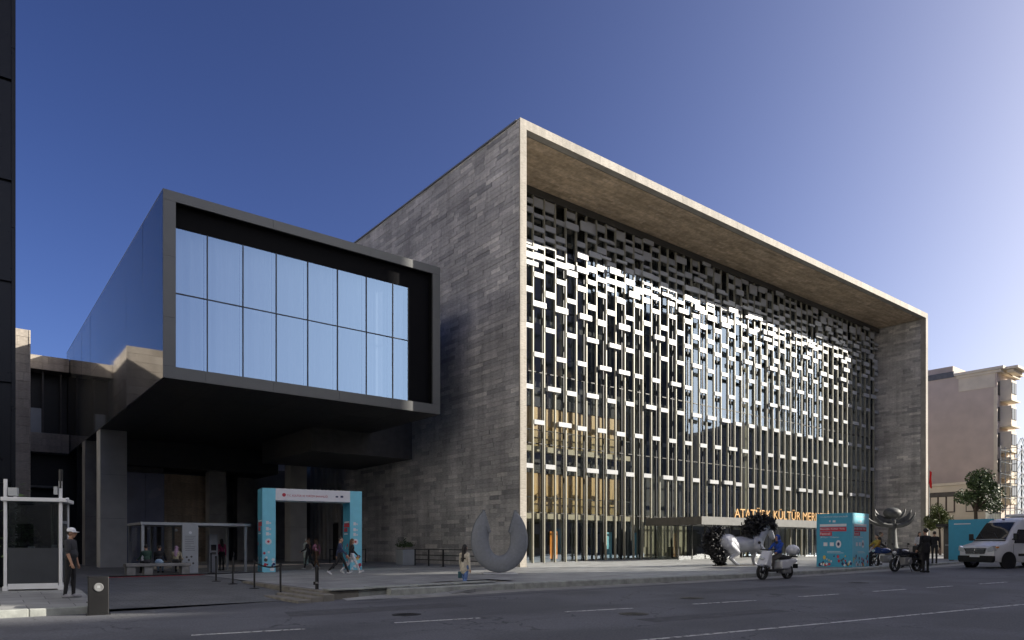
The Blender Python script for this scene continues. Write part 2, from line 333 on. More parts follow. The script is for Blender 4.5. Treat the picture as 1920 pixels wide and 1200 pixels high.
def kerb_y(X):                                           # plaza front edge line, bending gently with the street
    pts = [(-16, -10.3), (-13.5, -10.3), (-9, -10.7), (-2, -12.2), (5, -13.3), (14, -13.8), (30, -13.9), (140, -13.9)]
    for (a, b), (c, d) in zip(pts, pts[1:]):
        if X <= c: return lerp(b, d, clip((X-a)/(c-a), 0, 1))
    return pts[-1][1]
xs = [-120, -60, -45, -30, -24, -20, -17, -15] + [i*1.5-13.5 for i in range(42)] + [60, 90, 140, 240]
m = MB()
for a, b in zip(xs, xs[1:]):
    ys = [-34, -27, -22, -17]
    def top(X): return -9.2 if X < -13.5 else kerb_y(X)+.02
    for i in range(4):
        y0a, y0b = ys[i], ys[i]; y1a, y1b = (ys[i+1], ys[i+1]) if i < 3 else (top(a), top(b))
        m.quad((a, y0a, gr(a)), (b, y0b, gr(b)), (b, y1b, gr(b)), (a, y1a, gr(a)))
road = m.build('road', M['asphalt']); road['kind'] = 'structure'

def strip(p, q, w, z):                                   # a painted line as a thin sheet following the road
    p = Vector((p[0], p[1], 0)); q = Vector((q[0], q[1], 0)); d = (q-p); n = Vector((-d.y, d.x, 0)).normalized()*w/2
    k = max(2, int(d.length/1.5)); mb = MB()
    for i in range(k):
        a = p+d*i/k; b = p+d*(i+1)/k
        mb.quad(*[(v.x, v.y, gr(v.x)+z) for v in (a-n, b-n, b+n, a+n)])
    return mb
for p, q in [((-20.64, -15.34), (-18.41, -16.02)), ((-16.62, -16.37), (-14.8, -16.92)), ((-12.61, -17.3), (-10.88, -17.83)), ((-9.04, -18.23), (-7.07, -18.75)),
             ((-5.27, -18.98), (-3.67, -19.29)), ((-2.09, -19.55), (-.6, -19.86)), ((.5, -20.05), (1.73, -20.33)), ((3.3, -20.6), (4.9, -20.9)), ((6.5, -21.15), (8.1, -21.4)),
             ((-24.6, -14.2), (-22.5, -14.9))]:
    strip(p, q, .13, .005).build('lane_dash', M['roadpaint'], road)
for p, q in [((-24, -19.6), (-14.64, -21.6)), ((-14.64, -21.6), (-9.99, -22.58)), ((-9.99, -22.58), (-3.62, -23.85)), ((-3.62, -23.85), (10, -25.8))]:
    strip(p, q, .11, .005).build('edge_line', M['roadpaint'], road)
# pale concrete gutter along the kerb
m = MB()
for a, b in zip(xs, xs[1:]):
    if a < -13.6 or b > 100: continue
    m.quad((a, kerb_y(a)-1.0, gr(a)+.004), (b, kerb_y(b)-1.0, gr(b)+.004), (b, kerb_y(b)+.01, gr(b)+.004), (a, kerb_y(a)+.01, gr(a)+.004))
m.build('gutter', M['concrete'], road)

# plaza sheet with a stairwell left open behind the front wall
WELL = (-10.7, -8.0, -9.7, -8.0)
px = sorted(set([-15, -14, -13.5] + [WELL[0], WELL[1]] + [-12.5, -10.5, -8] + [i*2.0-7 for i in range(38)] + [75, 90, 140]))
m = MB()
for a, b in zip(px, px[1:]):
    ye = lambda X: kerb_y(X)+.26
    segs = [(ye(a), ye(b), 0, 0), (0, 0, 40, 40)]
    for y0a, y0b, y1a, y1b in segs:
        if y0a < 0 and a >= WELL[0]-1e-6 and b <= WELL[1]+1e-6:
            m.quad((a, y0a, gp(a)), (b, y0b, gp(b)), (b, WELL[2], gp(b)), (a, WELL[2], gp(a)))
            m.quad((a, WELL[3], gp(a)), (b, WELL[3], gp(b)), (b, 0, gp(b)), (a, 0, gp(a)))
        else: m.quad((a, y0a, gp(a)), (b, y0b, gp(b)), (b, y1b, gp(b)), (a, y1a, gp(a)))
plaza = m.build('plaza', M['paving']); plaza['kind'] = 'structure'
m = MB()                                                  # stairwell: walls and steps going down
for k in range(4):
    x0 = lerp(WELL[0], WELL[1], .45+k*.14); m.box(x0, WELL[1], WELL[2], WELL[3], -.62, -.43+.08*(k+1))
m.box(WELL[0]-.1, WELL[1]+.1, WELL[2]-.001, WELL[3]+.1, -.8, -.43)
m.build('stairwell_steps', M['concrete'], plaza)
for q in [(WELL[0]-.12, WELL[0], WELL[2], WELL[3]), (WELL[1], WELL[1]+.12, WELL[2], WELL[3]), (WELL[0], WELL[1], WELL[3], WELL[3]+.12)]:
    solid('stairwell_wall', M['concrete'], plaza, (*q, -.7, gp(-10)-.02))

# kerb stones, one by one
kx = -13.4; i = 0
kerbs = tag(bpy.data.objects.new('kerb', None), kind='structure'); col.objects.link(kerbs)
while kx < 62:
    L = 1.5 if kx < 30 else 3.0
    a, b = kx+.006, kx+L-.006
    z0a, z0b, z1a, z1b = gr(a)-.12, gr(b)-.12, gp(a)+.012, gp(b)+.012
    o = rnd.uniform(-.008, .008); ya, yb = kerb_y(a)+o, kerb_y(b)+o; dy = .3
    mb = MB(); c = .03
    prof = lambda X, y, z0, z1: [(X, y, z0), (X, y, z1-c), (X, y+c, z1), (X, y+dy, z1), (X, y+dy, z0)]
    A = prof(a, ya, z0a, z1a); B = prof(b, yb, z0b, z1b)
    mb._add(A+B, [(0, 1, 2, 3, 4), (9, 8, 7, 6, 5)]+[(k, 5+k, 5+(k+1) % 5, (k+1) % 5) for k in range(5)])
    mb.build('kerb_stone', M['kerb'], kerbs); kx += L
# stepped end wall of the plaza
sw = thing('stepped_wall', 'low stone plaza wall stepping down beside the driveway', 'low wall', (0, 0, 0))
for x0, x1, zt in [(-16.35, -15.95, -.30), (-15.95, -15.6, -.235), (-15.6, -15.25, -.17)]:
    solid('step', M['kerbtop'], sw, (x0, x1-.004, -10.35, -7.6, -.6, zt), bevel=.015)
for x0, x1 in [(-15.25, -14.3), (-14.3, -13.3), (-13.3, -12.3)]:
    solid('wall_block', M['kerbtop'] if x0 < -15 else M['kerb'], sw, (x0+.004, x1-.004, -9.95, -9.55, -.6, gp(x0)+.03), bevel=.012)
for x0, x1 in [(-15.25, -13.9), (-13.9, -12.3), (-12.3, -10.6), (-10.6, -9.2)]:
    solid('coping_stone', M['kerb'], sw, (x0+.004, x1-.004, -10.05, -9.45, gp(x0)+.03, gp(x0)+.075), bevel=.012)
solid('wall_block', M['kerb'], sw, (-12.3, -9.2, -9.95, -9.72, -.6, gp(-12.3)+.03), bevel=.012)
solid('side_wall', M['kerbtop'], sw, (-15.25, -15.02, -9.55, -2, -.6, -.125))
# sloping ramp apron in front of the wall
m = MB()
AP = [(-14.9, gr(-14.9)+.03, -11.05, gr(-14.9)-.05), (-13.6, gr(-13.6)+.07, -11.15, gr(-13.6)-.05), (-12.2, -.23, -11.0, gr(-12.2)-.05), (-10.8, -.17, -10.65, -.20), (-9.3, -.10, -10.62, -.12)]
for (xa_, za, ya, zfa), (xc_, zc, yc, zfc) in zip(AP, AP[1:]):
    m.quad((xa_, -10.06, za), (xc_, -10.06, zc), (xc_, yc, zfc), (xa_, ya, zfa)); m.quad((xa_, ya, zfa), (xc_, yc, zfc), (xc_, yc, -.62), (xa_, ya, -.62))
m.build('ramp_apron', M['paving'])['kind'] = 'structure'

# driveway and the passage under the box
m = MB()
ys = [-9.2, -8, -6, -4, -2, 0]
for a, b in zip(ys, ys[1:]): m.quad((-21, a, gd(a)-.006), (-15, a, gd(a)-.006), (-15, b, gd(b)-.006), (-21, b, gd(b)-.006))
m.quad((-21, 0, -.136), (-15, 0, -.136), (-15, 40, -.136), (-21, 40, -.136)); m.quad((-21, -11.2, -.442), (-15, -11.2, -.436), (-15, -9.2, -.436), (-21, -9.2, -.436))
m.build('driveway', M['driveway'])['kind'] = 'structure'
m = MB(); m.box(-15.3, -13.0, 7.0, 30, -.13, -.05)
# left pavement sloping down to its kerb
PVZ = lambda y: lerp(-.05, -.27, clip((-6.0-y)/3.1, 0, 1))
m = MB()
for a, b in ((40, -6.0), (-6.0, -7.5), (-7.5, -9.1)):
    m.quad((-60, a, PVZ(a)), (-21.02, a, PVZ(a)), (-21.02, b, PVZ(b)), (-60, b, PVZ(b))); m.quad((-21.02, a, PVZ(a)), (-21.02, b, PVZ(b)), (-21.02, b, -.6), (-21.02, a, -.6))
pv = m.build('pavement', M['paving']); pv['kind'] = 'structure'
for i in range(12):
    solid('kerb_stone', M['kerb'], pv, (-21.3-1.2*i-1.19, -21.3-1.2*i, -9.38, -9.1, -.6, -.262), bevel=.02)
solid('kerb_corner', M['concrete'], pv, (-21.29, -20.95, -9.38, -8.7, -.6, -.255), bevel=.06)

# repairs, covers and gullies in the road
def sheet(name, pts, z, mt):
    m = MB(); m._add([(x, y, gr(x)+z) for x, y in pts], [tuple(range(len(pts)))]); return m.build(name, mt, road)
sheet('asphalt_patch', [(-17.5, -12.4), (-13.2, -13.3), (-13.4, -14.6), (-17.8, -13.6)], .003, M['patch']); sheet('asphalt_patch', [(-6, -15.6), (-1.2, -16.5), (-1.4, -17.4), (-6.2, -16.5)], .003, M['patch'])
sheet('asphalt_patch', [(-12.6, -19.4), (-8.8, -20.2), (-8.9, -20.9), (-12.7, -20.1)], .003, M['patch']); sheet('asphalt_patch', [(-15.2, -11.5), (20, -16.3), (20, -16.55), (-15.2, -11.75)], .0032, M['patch'])
for x, y in ((-15.6, -15.1), (-7.6, -17.1), (-11.8, -18.7), (1.5, -17.4)):
    c = MB().lathe([(0, .004), (.30, .004), (.34, .006), (.34, 0)], 28).build('manhole_cover', M['iron'], road); c.location = (x, y, gr(x)+.003)
    for k in range(5): solid('cover_rib', M['iron'], c, (-.2, .2, -.17+k*.08, -.15+k*.08, .0045, .008))
for x in (-11.0, -3.0, 6.0, 15.0):
    g_ = solid('gully_grate', M['iron'], road, (x, x+.5, kerb_y(x)-.42, kerb_y(x)-.1, gr(x)-.05, gr(x)+.008))
    for k in range(6): solid('grate_slot', M['patch'], g_, (x+.04+k*.075, x+.07+k*.075, kerb_y(x)-.39, kerb_y(x)-.13, gr(x)+.0081, gr(x)+.010))

# ================================================================ the main building (stone frame, gridded glass front)
L_, H_, D_ = 52.1, 24.25, 4.85
ZB = -.2
mainb = thing('arts_centre', 'large stone-framed hall with gridded glass front behind the sculptures', 'building')
def clad(nu, nv0, course, lens, P, rng, gap=.007, dep=(.0, .026), thick=.06, tones=(.0, 1.0), patch=None):
    """running courses of stone on a rectangle nu x nv; P(u, v, d) -> world point; yields (centre_u, centre_v, vertex list, tone)"""
    out = []; v = nv0[0]
    while v < nv0[1]-.02:
        v1 = min(v+course, nv0[1]); u = nu[0]-rng.uniform(0, lens[1])
        while u < nu[1]:
            l = rng.uniform(*lens); a, b = max(u, nu[0]), min(u+l, nu[1]); u += l
            if b-a < .06: continue
            d = rng.uniform(*dep); e = .008
            ring = lambda q, dd: [P(a+gap/2+q, v+gap/2+q, dd), P(b-gap/2-q, v+gap/2+q, dd), P(b-gap/2-q, v1-gap/2-q, dd), P(a+gap/2+q, v1-gap/2-q, dd)]
            vs = ring(0, -thick)+ring(0, d-e)+ring(e, d)
            t = clip(rng.gauss(.45, .2), 0, 1)
            if rng.random() < .1: t = rng.uniform(.7, 1)
            out.append(((a+b)/2, (v+v1)/2, vs, t))
        v = v1
    return out
TF = [(0, 1, 5, 4), (1, 2, 6, 5), (2, 3, 7, 6), (3, 0, 4, 7), (4, 5, 9, 8), (5, 6, 10, 9), (6, 7, 11, 10), (7, 4, 8, 11), (8, 9, 10, 11)]
def tiles(lst, part, matl, n_single=0, key=None, name='stone'):
    lst = sorted(lst, key=key) if key else lst
    for cu, cv, vs, t in lst[:n_single]:
        m = MB(); m.tone = True; m._add(vs, TF, 0, t); m.build(name, matl, part)
    if lst[n_single:]:
        m = MB(); m.tone = True
        for cu, cv, vs, t in lst[n_single:]: m._add(vs, TF, 0, t)
        o = m.build(name+'_courses', matl, part); o['kind'] = 'stuff'
rs = random.Random(3)
side = solid('side_wall', M['darkgrey'], mainb, (.06, .6, .56, 22.4, ZB, H_-.1), (.06, .6, 28.7, 52, ZB, H_-.1), (.06, .6, 22.4, 28.7, 9.2, H_-.1))
lst = clad((.01, 22.4), (ZB, H_-.06), .25, (.5, 1.9), lambda u, v, d: (.03-d, u, v), rs)
tiles(lst, side, M['stone'], 300, key=lambda q: (q[0]*1.0+abs(q[1]-9)*.16))
lst = clad((22.4, 44), (9.2, H_-.06), .25, (.6, 2.0), lambda u, v, d: (.03-d, u, v), rs)
tiles(lst, side, M['stone'], 0)
# ribbed recess with a doorway in the side wall, deep under the box
rib = solid('ribbed_wall', M['darkgrey'], mainb, (.45, .6, 22.4, 28.7, ZB, 9.2))
for i in range(15):
    y = 22.6+i*.42
    solid('rib', M['column'], rib, (.12 if i % 2 else .02, .45, y, y+.16, (ZB if not 23.4 < y < 24.6 else 3.1), 9.19))
solid('side_door', M['boxdark'], rib, (.3, .449, 23.5, 24.6, ZB, 3.0))
# roof, back, right wall
solid('roof_slab', M['darkgrey'], mainb, (.3, L_-.3, .5, 52, H_-.5, H_-.06))
solid('rear_wall', M['darkgrey'], mainb, (.6, L_-.6, 51.4, 52, ZB, H_-.5))
rw = solid('right_wall', M['darkgrey'], mainb, (L_-.42, L_-.05, .56, 52, ZB, H_-.5))
lst = clad((.5, 5.6), (ZB, H_-.6), .25, (.5, 1.7), lambda u, v, d: (L_-.45-d, u, v), rs)
tiles(lst, rw, M['stone'], 0)
# soffit courses
sf = solid('soffit', M['darkgrey'], mainb, (.4, L_-.45, .5, 5.9, H_-.49, H_-.44))
lst = clad((.46, L_-.46), (.5, 5.4), .245, (.7, 2.2), lambda u, v, d: (u, v, H_-.50-d*.4), rs)
tiles(lst, sf, M['stone_soffit'], 0)
lw = solid('left_return_wall', M['darkgrey'], mainb, (.33, .45, .5, 5.2, ZB, H_-.5))
# coping slabs round the front edge
cp = solid('front_frame', M['darkgrey'], mainb, (.05, L_-.05, .1, .5, H_-.48, H_-.04), (.05, .42, .1, .5, ZB, H_-.48), (L_-.42, L_-.05, .1, .5, ZB, H_-.48))
x = 0
while x < L_-.01:
    x1 = min(x+1.53, L_); m = MB(); m.tone = True; m.box(x+.004, x1-.004, 0+rs.uniform(0, .004), .098, H_-.5, H_, tone=rs.random()); m.box(x+.004, x1-.004, .098, .55, H_-.04, H_-.003, tone=rs.random()); m.build('coping_slab', M['coping'], cp); x = x1
for X0 in (0, L_-.45):
    z = ZB
    while z < H_-.51:
        z1 = min(z+1.5, H_-.5); m = MB(); m.tone = True; m.box(X0, X0+.45, rs.uniform(0, .004), .098, z+.004, z1-.004, tone=rs.random()); m.build('coping_slab', M['coping'], cp); z = z1
solid('parapet_flashing', M['slate'], mainb, (-.05, .3, .3, 52, H_-.09, H_+.01))

# ---- glazing: one pane after another
FY = 4.5                                                  # front of the fin screen
GY = 5.25
LEV = [.0, 3.35, 7.8, 12.4, 16.7, 20.4, 23.6]
glz = thing('x', None, None); glz.name = 'curtain_wall'; glz.parent = mainb
PW = .935*2
pane_cache = {}
npan = int((L_-.9)/PW)+1
for k in range(npan):
    x0 = .45+k*PW; x1 = min(x0+PW, L_-.46)
    if x1-x0 < .2: continue
    for a, b in zip(LEV, LEV[1:]):
        a2 = a if a > 0 else .02
        q = (round(x1-x0, 3), a2)
        if q not in pane_cache:
            m = MB(); u_, v_ = (x1-x0)/2-.03, (b-a2)/2-.03; m.quad((-u_, 0, -v_), (u_, 0, -v_), (u_, 0, v_), (-u_, 0, v_)); pane_cache[q] = m.mesh('pane', M['glass'])
        o = link('pane', pane_cache[q], glz); o.location = ((x0+x1)/2, GY, (a2+b)/2)
        o.rotation_euler = (R(rs.gauss(0, .10)), 0, R(rs.gauss(0, .12)))
for k in range(npan+1):
    x0 = min(.45+k*PW, L_-.47); solid('mullion', M['black'], glz, (x0-.028, x0+.028, GY-.05, GY+.07, 0, 23.6))
for z in LEV[1:-1]:
    for k in range(0, npan, 4):
        x0 = .45+k*PW; x1 = min(x0+4*PW, L_-.46); solid('transom', M['black'], glz, (x0+.03, x1-.03, GY-.045, GY+.06, z-.03, z+.03))
solid('head_band', M['band'], mainb, (.46, L_-.46, FY-.02, FY+.1, 23.28, 23.74))

# ---- vertical fins
scr = thing('x', None, None); scr.name = 'fin_screen'; scr.parent = mainb
SP = .935; X0 = .035
fin_me = MB().box(-.038, .038, FY, FY+.16, 0, 23.25).mesh('fin', M['fin'])
NF = 55
for k in range(1, NF):
    o = link('fin', fin_me, scr); o.location = (X0+SP*k, 0, .02)
# ---- silver panels: wide-spaced below, thronging above
E_ = [6.24, 11.21, 14.98, 17.26]; O_ = [9.02, 13.28, 16.4, 18.3]
pl = []
rp = random.Random(11)
for k in range(0, NF):
    xc = X0+SP*(k+.5)
    rows = E_ if k % 2 == 0 else O_
    for z in rows:
        if z < 12 and 11 < xc < 36 and z < 3.3: continue
        h = .29 if z < 16 else rp.uniform(.28, .4)
        z += rp.uniform(-.03, .03)
        sh = rp.random()
        if sh < .22: pl.append((xc+rp.choice([-.14, .16]), FY-.16, z, SP+.16, .16, h))
        else: pl.append((xc, FY+.03, z, SP-.1, .14, h))
    z = (18.75 if k % 2 == 0 else 19.25)+rp.uniform(-.1, .1)
    while z < 23.05:
        h = rp.choice([.16, .22, .28, .34, .4]) if z > 19.4 else rp.uniform(.28, .42)
        if z > 21.6 and rp.random() < .4: h = rp.choice([.45, .6, .75])
        if z+h > 23.22: h = 23.22-z
        if h < .15: break
        sh = rp.random()
        if sh < .2: pl.append((xc+rp.choice([-.16, .16, .12]), FY-.14-rp.random()*.12, z+h/2, SP+rp.choice([.02, .1, .2]), .12, h))
        elif sh < .9: pl.append((xc, FY+.03+rp.uniform(-.02, .12), z+h/2, SP-.09, .12, h))
        z += h+(rp.choice([.16, .24, .32, .42, .55]) if z < 20.3 else rp.choice([.26, .36, .46, .6, .75]))
def dist2(p): return (p[0]-CAM[0])**2+(p[1]-CAM[1])**2+(p[2]-CAM[2])**2
pl = [p for p in pl if p[0]-p[3]/2 > .47 and p[0]+p[3]/2 < L_-.47]
pl.sort(key=lambda p: dist2(p)/(p[3]*p[5]))
cache = {}
def jit(): return Matrix.Rotation(R(rp.gauss(0, .5)), 3, 'X') @ Matrix.Rotation(R(rp.gauss(0, .4)), 3, 'Z')
for p in pl[:300]:
    key = tuple(round(v, 2) for v in p[3:])
    if key not in cache: cache[key] = MB().cbox((0, 0, 0), p[3:]).mesh('silver_panel', M['panel'])
    o = link('silver_panel', cache[key], scr); o.location = p[:3]; o.rotation_euler = jit().to_euler()
m = MB()
for p in pl[300:]: m.cbox(p[:3], p[3:], rot=jit())
o = m.build('silver_panels_above', M['panel'], scr); o['kind'] = 'stuff'
# short brackets behind the panels
m = MB()
for p in pl: m.cbox((p[0], FY+.28, p[2]-.05), (.05, .34, .05))
o = m.build('brackets', M['black'], scr); o['kind'] = 'stuff'

# ---- inside: floor slabs, wood-lined balconies, columns
inn = thing('x', None, None); inn.name = 'interior'; inn.parent = mainb
for z in (3.35, 7.8):
    solid('balcony_floor', M['slab'], inn, (.7, 15.5, 6.1, 12, z-.35, z))
    solid('wood_wall', M['wood'], inn, *[(.75+i*.62, .75+i*.62+.6, 6.7+(.05 if i % 3 else 0), 7.0, z, z+2.75) for i in range(23)])
    solid('bulkhead', M['inner'], inn, (.7, 15.5, 6.65, 12, z+2.76, z+4.05))
    solid('balustrade', M['clear'], inn, (.7, 15.4, 6.15, 6.17, z, z+1.05))
    solid('handrail', M['black'], inn, (.7, 15.4, 6.12, 6.2, z+1.05, z+1.1))
for z in (12.4, 16.7, 20.4): solid('upper_floor', M['inner'], inn, (.7, 51.4, 7.2, 13, z-.35, z))
solid('inner_back_wall', M['inner'], inn, (.7, 51.4, 13, 13.2, 3, 23.6))
solid('lobby_back_wall', M['lobby'], inn, (.7, 51.4, 12, 12.2, -.1, 3))
solid('lobby_floor', M['slab'], inn, (.5, 51.5, 5.3, 12, -.2, -.0))
solid('inner_ceiling', M['inner'], inn, (.7, 51.4, 5.4, 13.2, 23.2, 23.5))
solid('partition', M['inner'], inn, (15.5, 15.7, 6.2, 13, 0, 12))
for x in (4, 10, 18, 25, 32, 39, 46): m = MB(); m.lathe([(.3, 0), (.3, 23.2)], 16, c=(x, 7.6, 0)); m.build('column', M['lobby'], inn, smooth=True)
for x in (19, 24, 30, 37, 44): solid('lobby_counter', M['lobby'], inn, (x, x+2.2, 9, 9.7, 0, 1.1))
for x, c in ((8.3, 'orange'), (13.7, 'teal'), (16.4, 'tealdark'), (28, 'printwhite')): solid('lobby_banner', M[c], inn, (x, x+.7, 7.0, 7.05, .3, 2.2))
# ---- entrance canopy with glazed lobby below
cn = solid('entrance_canopy', M['band'], mainb, (15.0, 36.0, -.55, 4.2, 2.66, 3.14))
m = MB(); m.box(15.0, 36.0, -.6, -.551, 2.62, 3.16); m.build('canopy_fascia', M['canopy'], cn); solid('canopy_return', M['dark'], cn, (14.95, 14.999, -.6, 4.2, 2.62, 3.16))
for i in range(14):
    x = 15.2+i*1.5; solid('vestibule_post', M['band'], cn, (x, x+.06, 1.5, 1.58, .1, 2.66))
    if i not in (4, 5, 9, 10): solid('vestibule_pane', M['clear'], cn, (x+.065, x+1.49, 1.53, 1.55, .12, 2.66))
for i in range(2): solid('vestibule_pane', M['clear'], cn, (15.22, 15.24, 1.6+i*1.3, 2.86+i*1.3, .12, 2.66))
solid('entrance_shade', M['inner'], cn, (18.5, 24, 3.2, 3.3, .1, 2.66)); solid('door_leaf', M['darkglass'], cn, (21.2, 22.6, 1.6, 1.64, .1, 2.4))
def txt_mesh(s, size=1, ext=.0, res=3):
    cu = bpy.data.curves.new('t', 'FONT'); cu.body = s; cu.size = size; cu.extrude = ext; cu.resolution_u = res
    o = bpy.data.objects.new('t', cu); col.objects.link(o); dg = bpy.context.evaluated_depsgraph_get()
    me = bpy.data.meshes.new_from_object(o.evaluated_get(dg)); bpy.data.objects.remove(o); return me
def bounds(me):
    if not len(me.vertices): return (0, 0, 0, 0)
    a = np.zeros(len(me.vertices)*3); me.vertices.foreach_get('co', a); a = a.reshape(-1, 3); return a[:, 0].min(), a[:, 0].max(), a[:, 1].min(), a[:, 1].max()
def letters(s, parent, mt, origin, width, height, ext=.04, name='letter'):
    """upright letters in the local XZ plane facing -Y, each a mesh of its own, fitted to a width"""
    full = bounds(txt_mesh(s)); sx = width/(full[1]-full[0]); ref = bounds(txt_mesh('H')); sz = height/(ref[3]-ref[2])
    for i, ch in enumerate(s):
        if ch == ' ': continue
        me = txt_mesh(ch, 1, ext); pb = bounds(txt_mesh(s[:i+1])); cb = bounds(me); off = pb[1]-cb[1]
        for v in me.vertices: x, y, z = v.co; v.co = ((x+off-full[0])*sx, -z, (y-ref[2])*sz)
        me.materials.append(mt); o = link(name, me, parent); o.location = origin
letters('ATATÜRK KÜLTÜR MERKEZİ', cn, M['gold'], (18.75, -.5, 3.17), 13.0, .62)

# ================================================================ the black cantilevered box
box = thing('cantilevered_block', 'black cantilevered box with big curtained window over the driveway', 'building')
xa, xb, yb, yk, zb, zt = -16.92, -3.03, 3.2, 36.0, 8.38, 16.42
solid('core', M['boxdark'], box, (xa+.06, xb-.06, 5.6, yk, zb+.06, zt-.06))
# polished side panels, one by one
ny, nz = 8, 2
for i in range(ny):
    for j in range(nz):
        y0 = lerp(yb+.02, yk, i/ny); y1 = lerp(yb+.02, yk, (i+1)/ny); z0 = lerp(zb, zt-.05, j/nz); z1 = lerp(zb, zt-.05, (j+1)/nz)
        o = MB().box(-.03, .03, -(y1-y0)/2+.006, (y1-y0)/2-.006, -(z1-z0)/2+.006, (z1-z0)/2-.006).build('side_panel', M['boxside'], box)
        o.location = (xa+.03, (y0+y1)/2, (z0+z1)/2); o.rotation_euler = (0, R(rnd.gauss(0, .04)), R(rnd.gauss(0, .05)))
for i in range(6):
    solid('side_panel', M['boxside'], box, (xb-.06, xb, lerp(yb, 20, i/6)+.006, lerp(yb, 20, (i+1)/6)-.006, zb, zt-.05))
for i in range(6): solid('roof_panel', M['boxdark'], box, (xa, xb, lerp(yb+.05, yk, i/6), lerp(yb+.05, yk, (i+1)/6)-.01, zt-.05, zt))
# soffit panels
for i in range(7):
    for j in range(8):
        x0 = lerp(xa+.06, xb-.06, i/7); x1 = lerp(xa+.06, xb-.06, (i+1)/7); y0 = lerp(yb+.05, 30, j/8); y1 = lerp(yb+.05, 30, (j+1)/8)
        o = MB().box(x0+.008, x1-.008, y0+.008, y1-.008, zb-.01, zb+.05).build('soffit_panel', M['boxdark'], box)
# window frame bars, jointed
ix0, ix1, iz0, iz1 = -16.41, -3.52, 8.9, 15.98
def bar(x0, x1, z0, z1): MB().box(x0+.004, x1-.004, yb, yb+.12, z0+.004, z1-.004).build('frame_panel', M['boxframe'], box)
for a, b in zip([xa, -15.2, -12.2, -8.9, -6.0, xb], [-15.2, -12.2, -8.9, -6.0, xb]): bar(a, b, zb, iz0)
for a, b in zip([xa, -12.2, -7.2, xb], [-12.2, -7.2, xb]): bar(a, b, iz1, zt)
for a, b in zip([iz0, 11.0, 13.6, iz1], [11.0, 13.6, iz1]): bar(xa, ix0, a, b); bar(ix1, xb, a, b)
# reveal, near-black for the shade inside it
m = MB(); m.box(ix0-.05, ix0, yb+.121, 5.5, iz0, iz1); m.box(ix1, ix1+.05, yb+.121, 5.5, iz0, iz1); m.box(ix0, ix1, yb+.121, 5.5, iz1, iz1+.05); m.box(ix0, ix1, yb+.121, 5.5, iz0-.05, iz0)
m.build('reveal', M['void'], box)
# panes: two rows, flush black sheets above and beside stand for the shaded recess
gy = 3.62
mx = [-16.4, -15.02, -13.46, -11.92, -10.37, -8.83, -7.25, -5.72, -4.78]
zz = [8.97, 12.2, 15.05]
for a, b in zip(mx, mx[1:]):
    for c, d in zip(zz, zz[1:]):
        u_, v_ = (b-a)/2-.02, (d-c)/2-.02; o = MB().quad((-u_, 0, -v_), (u_, 0, -v_), (u_, 0, v_), (-u_, 0, v_)).build('pane', M['boxglass'], box)
        o.location = ((a+b)/2, gy, (c+d)/2); o.rotation_euler = (R(rnd.gauss(0, .12)), 0, R(rnd.gauss(0, .15)))
for a in mx[1:]: solid('mullion', M['black'], box, (a-.02, a+.02, gy-.04, gy+.08, zz[0], zz[2]))
for a, b in zip(mx, mx[1:]): solid('transom', M['black'], box, (a+.02, b-.02, gy-.035, gy+.07, zz[1]-.02, zz[1]+.02))
solid('head_shade_panel', M['void'], box, (ix0, ix1, gy-.02, gy+.1, zz[2], iz1)); solid('flank_shade_panel', M['void'], box, (mx[-1]+.02, ix1, gy-.02, gy+.1, 8.95, zz[2])); solid('sill_panel', M['void'], box, (ix0, ix1, gy-.02, gy+.1, iz0, zz[0]))  # flush black sheets paint the shade of a deeper recess
# curtains with folds behind the glass
for a, b in zip(mx, mx[1:]):
    n = 16; m = MB()
    pts = [(lerp(a+.02, b-.02, i/n), gy+.55+.05*math.sin(i*1.1+a*3)+.03*math.sin(i*.6+2*a)) for i in range(n+1)]
    for p, q in zip(pts, pts[1:]): m.quad((p[0], p[1], 8.95), (q[0], q[1], 8.95), (q[0], q[1], 15.5), (p[0], p[1], 15.5))
    m.build('curtain', M['curtain'], box, smooth=80)
# link volume between the box and the hall
solid('link_block', M['dark'], box, (-7.0, -.02, 11.4, 20, 6.95, zb-.02), (-2.96, -.02, 11.4, 22, zb-.02, 15.0))
# columns and walls beneath
def column(x0, x1, y0, y1, z1, mt, zs):
    c = solid('column', M['dark'], box, (x0+.03, x1-.03, y0+.03, y1-.03, -.3, z1))
    zs = [-.3]+zs+[z1]
    for a, b in zip(zs, zs[1:]): MB().box(x0, x1, y0, y1, a+.006, b-.006).build('column_panel', mt, c)
column(-16.87, -15.41, 20, 21.4, zb-.02, M['column'], [2.9, 5.6]); column(-17.37+.45, -16.08, 26, 27.4, zb-.02, M['darkgrey'], [3.2])
column(-4.21, -2.96, 22, 23.2, zb-.02, M['column'], [2.6, 5.2]); column(-6.24, -4.99, 28, 29, zb-.02, M['darkgrey'], [3, 6]); column(-9.3, -8.1, 24.5, 25.5, zb-.02, M['darkgrey'], [3.5])
solid('rear_screen', M['darkgrey'], box, (-15.4, -3.7, 32, 32.3, -.3, 7.8), (-15.4, -3.7, 32, 32.3, 7.8, zb), (-3.7, 0, 32, 32.3, -.3, 7.8))
for i in range(5): solid('clerestory_pane', M['render'], box, (-3.65+i*.56, -3.65+i*.56+.54, 32.05, 32.1, 7.82, 9.4))
gb = solid('glass_pavilion', M['dark'], box, (-14.75, -12.4, 24.3, 30, 6.3, 6.6)); solid('pavilion_pane', M['pavglass'], gb, (-14.73, -13.6, 24, 24.05, -.1, 6.2), (-13.58, -12.42, 24, 24.05, -.1, 6.2))
bw_ = solid('stone_screen_wall', M['dark'], box, (-11.99, -8.6, 26.08, 30, -.2, 6.5)); lst = clad((-11.99, -8.6), (-.2, 6.4), .6, (.8, 1.7), lambda u, v, d: (u, 26.05-d, v), rs)
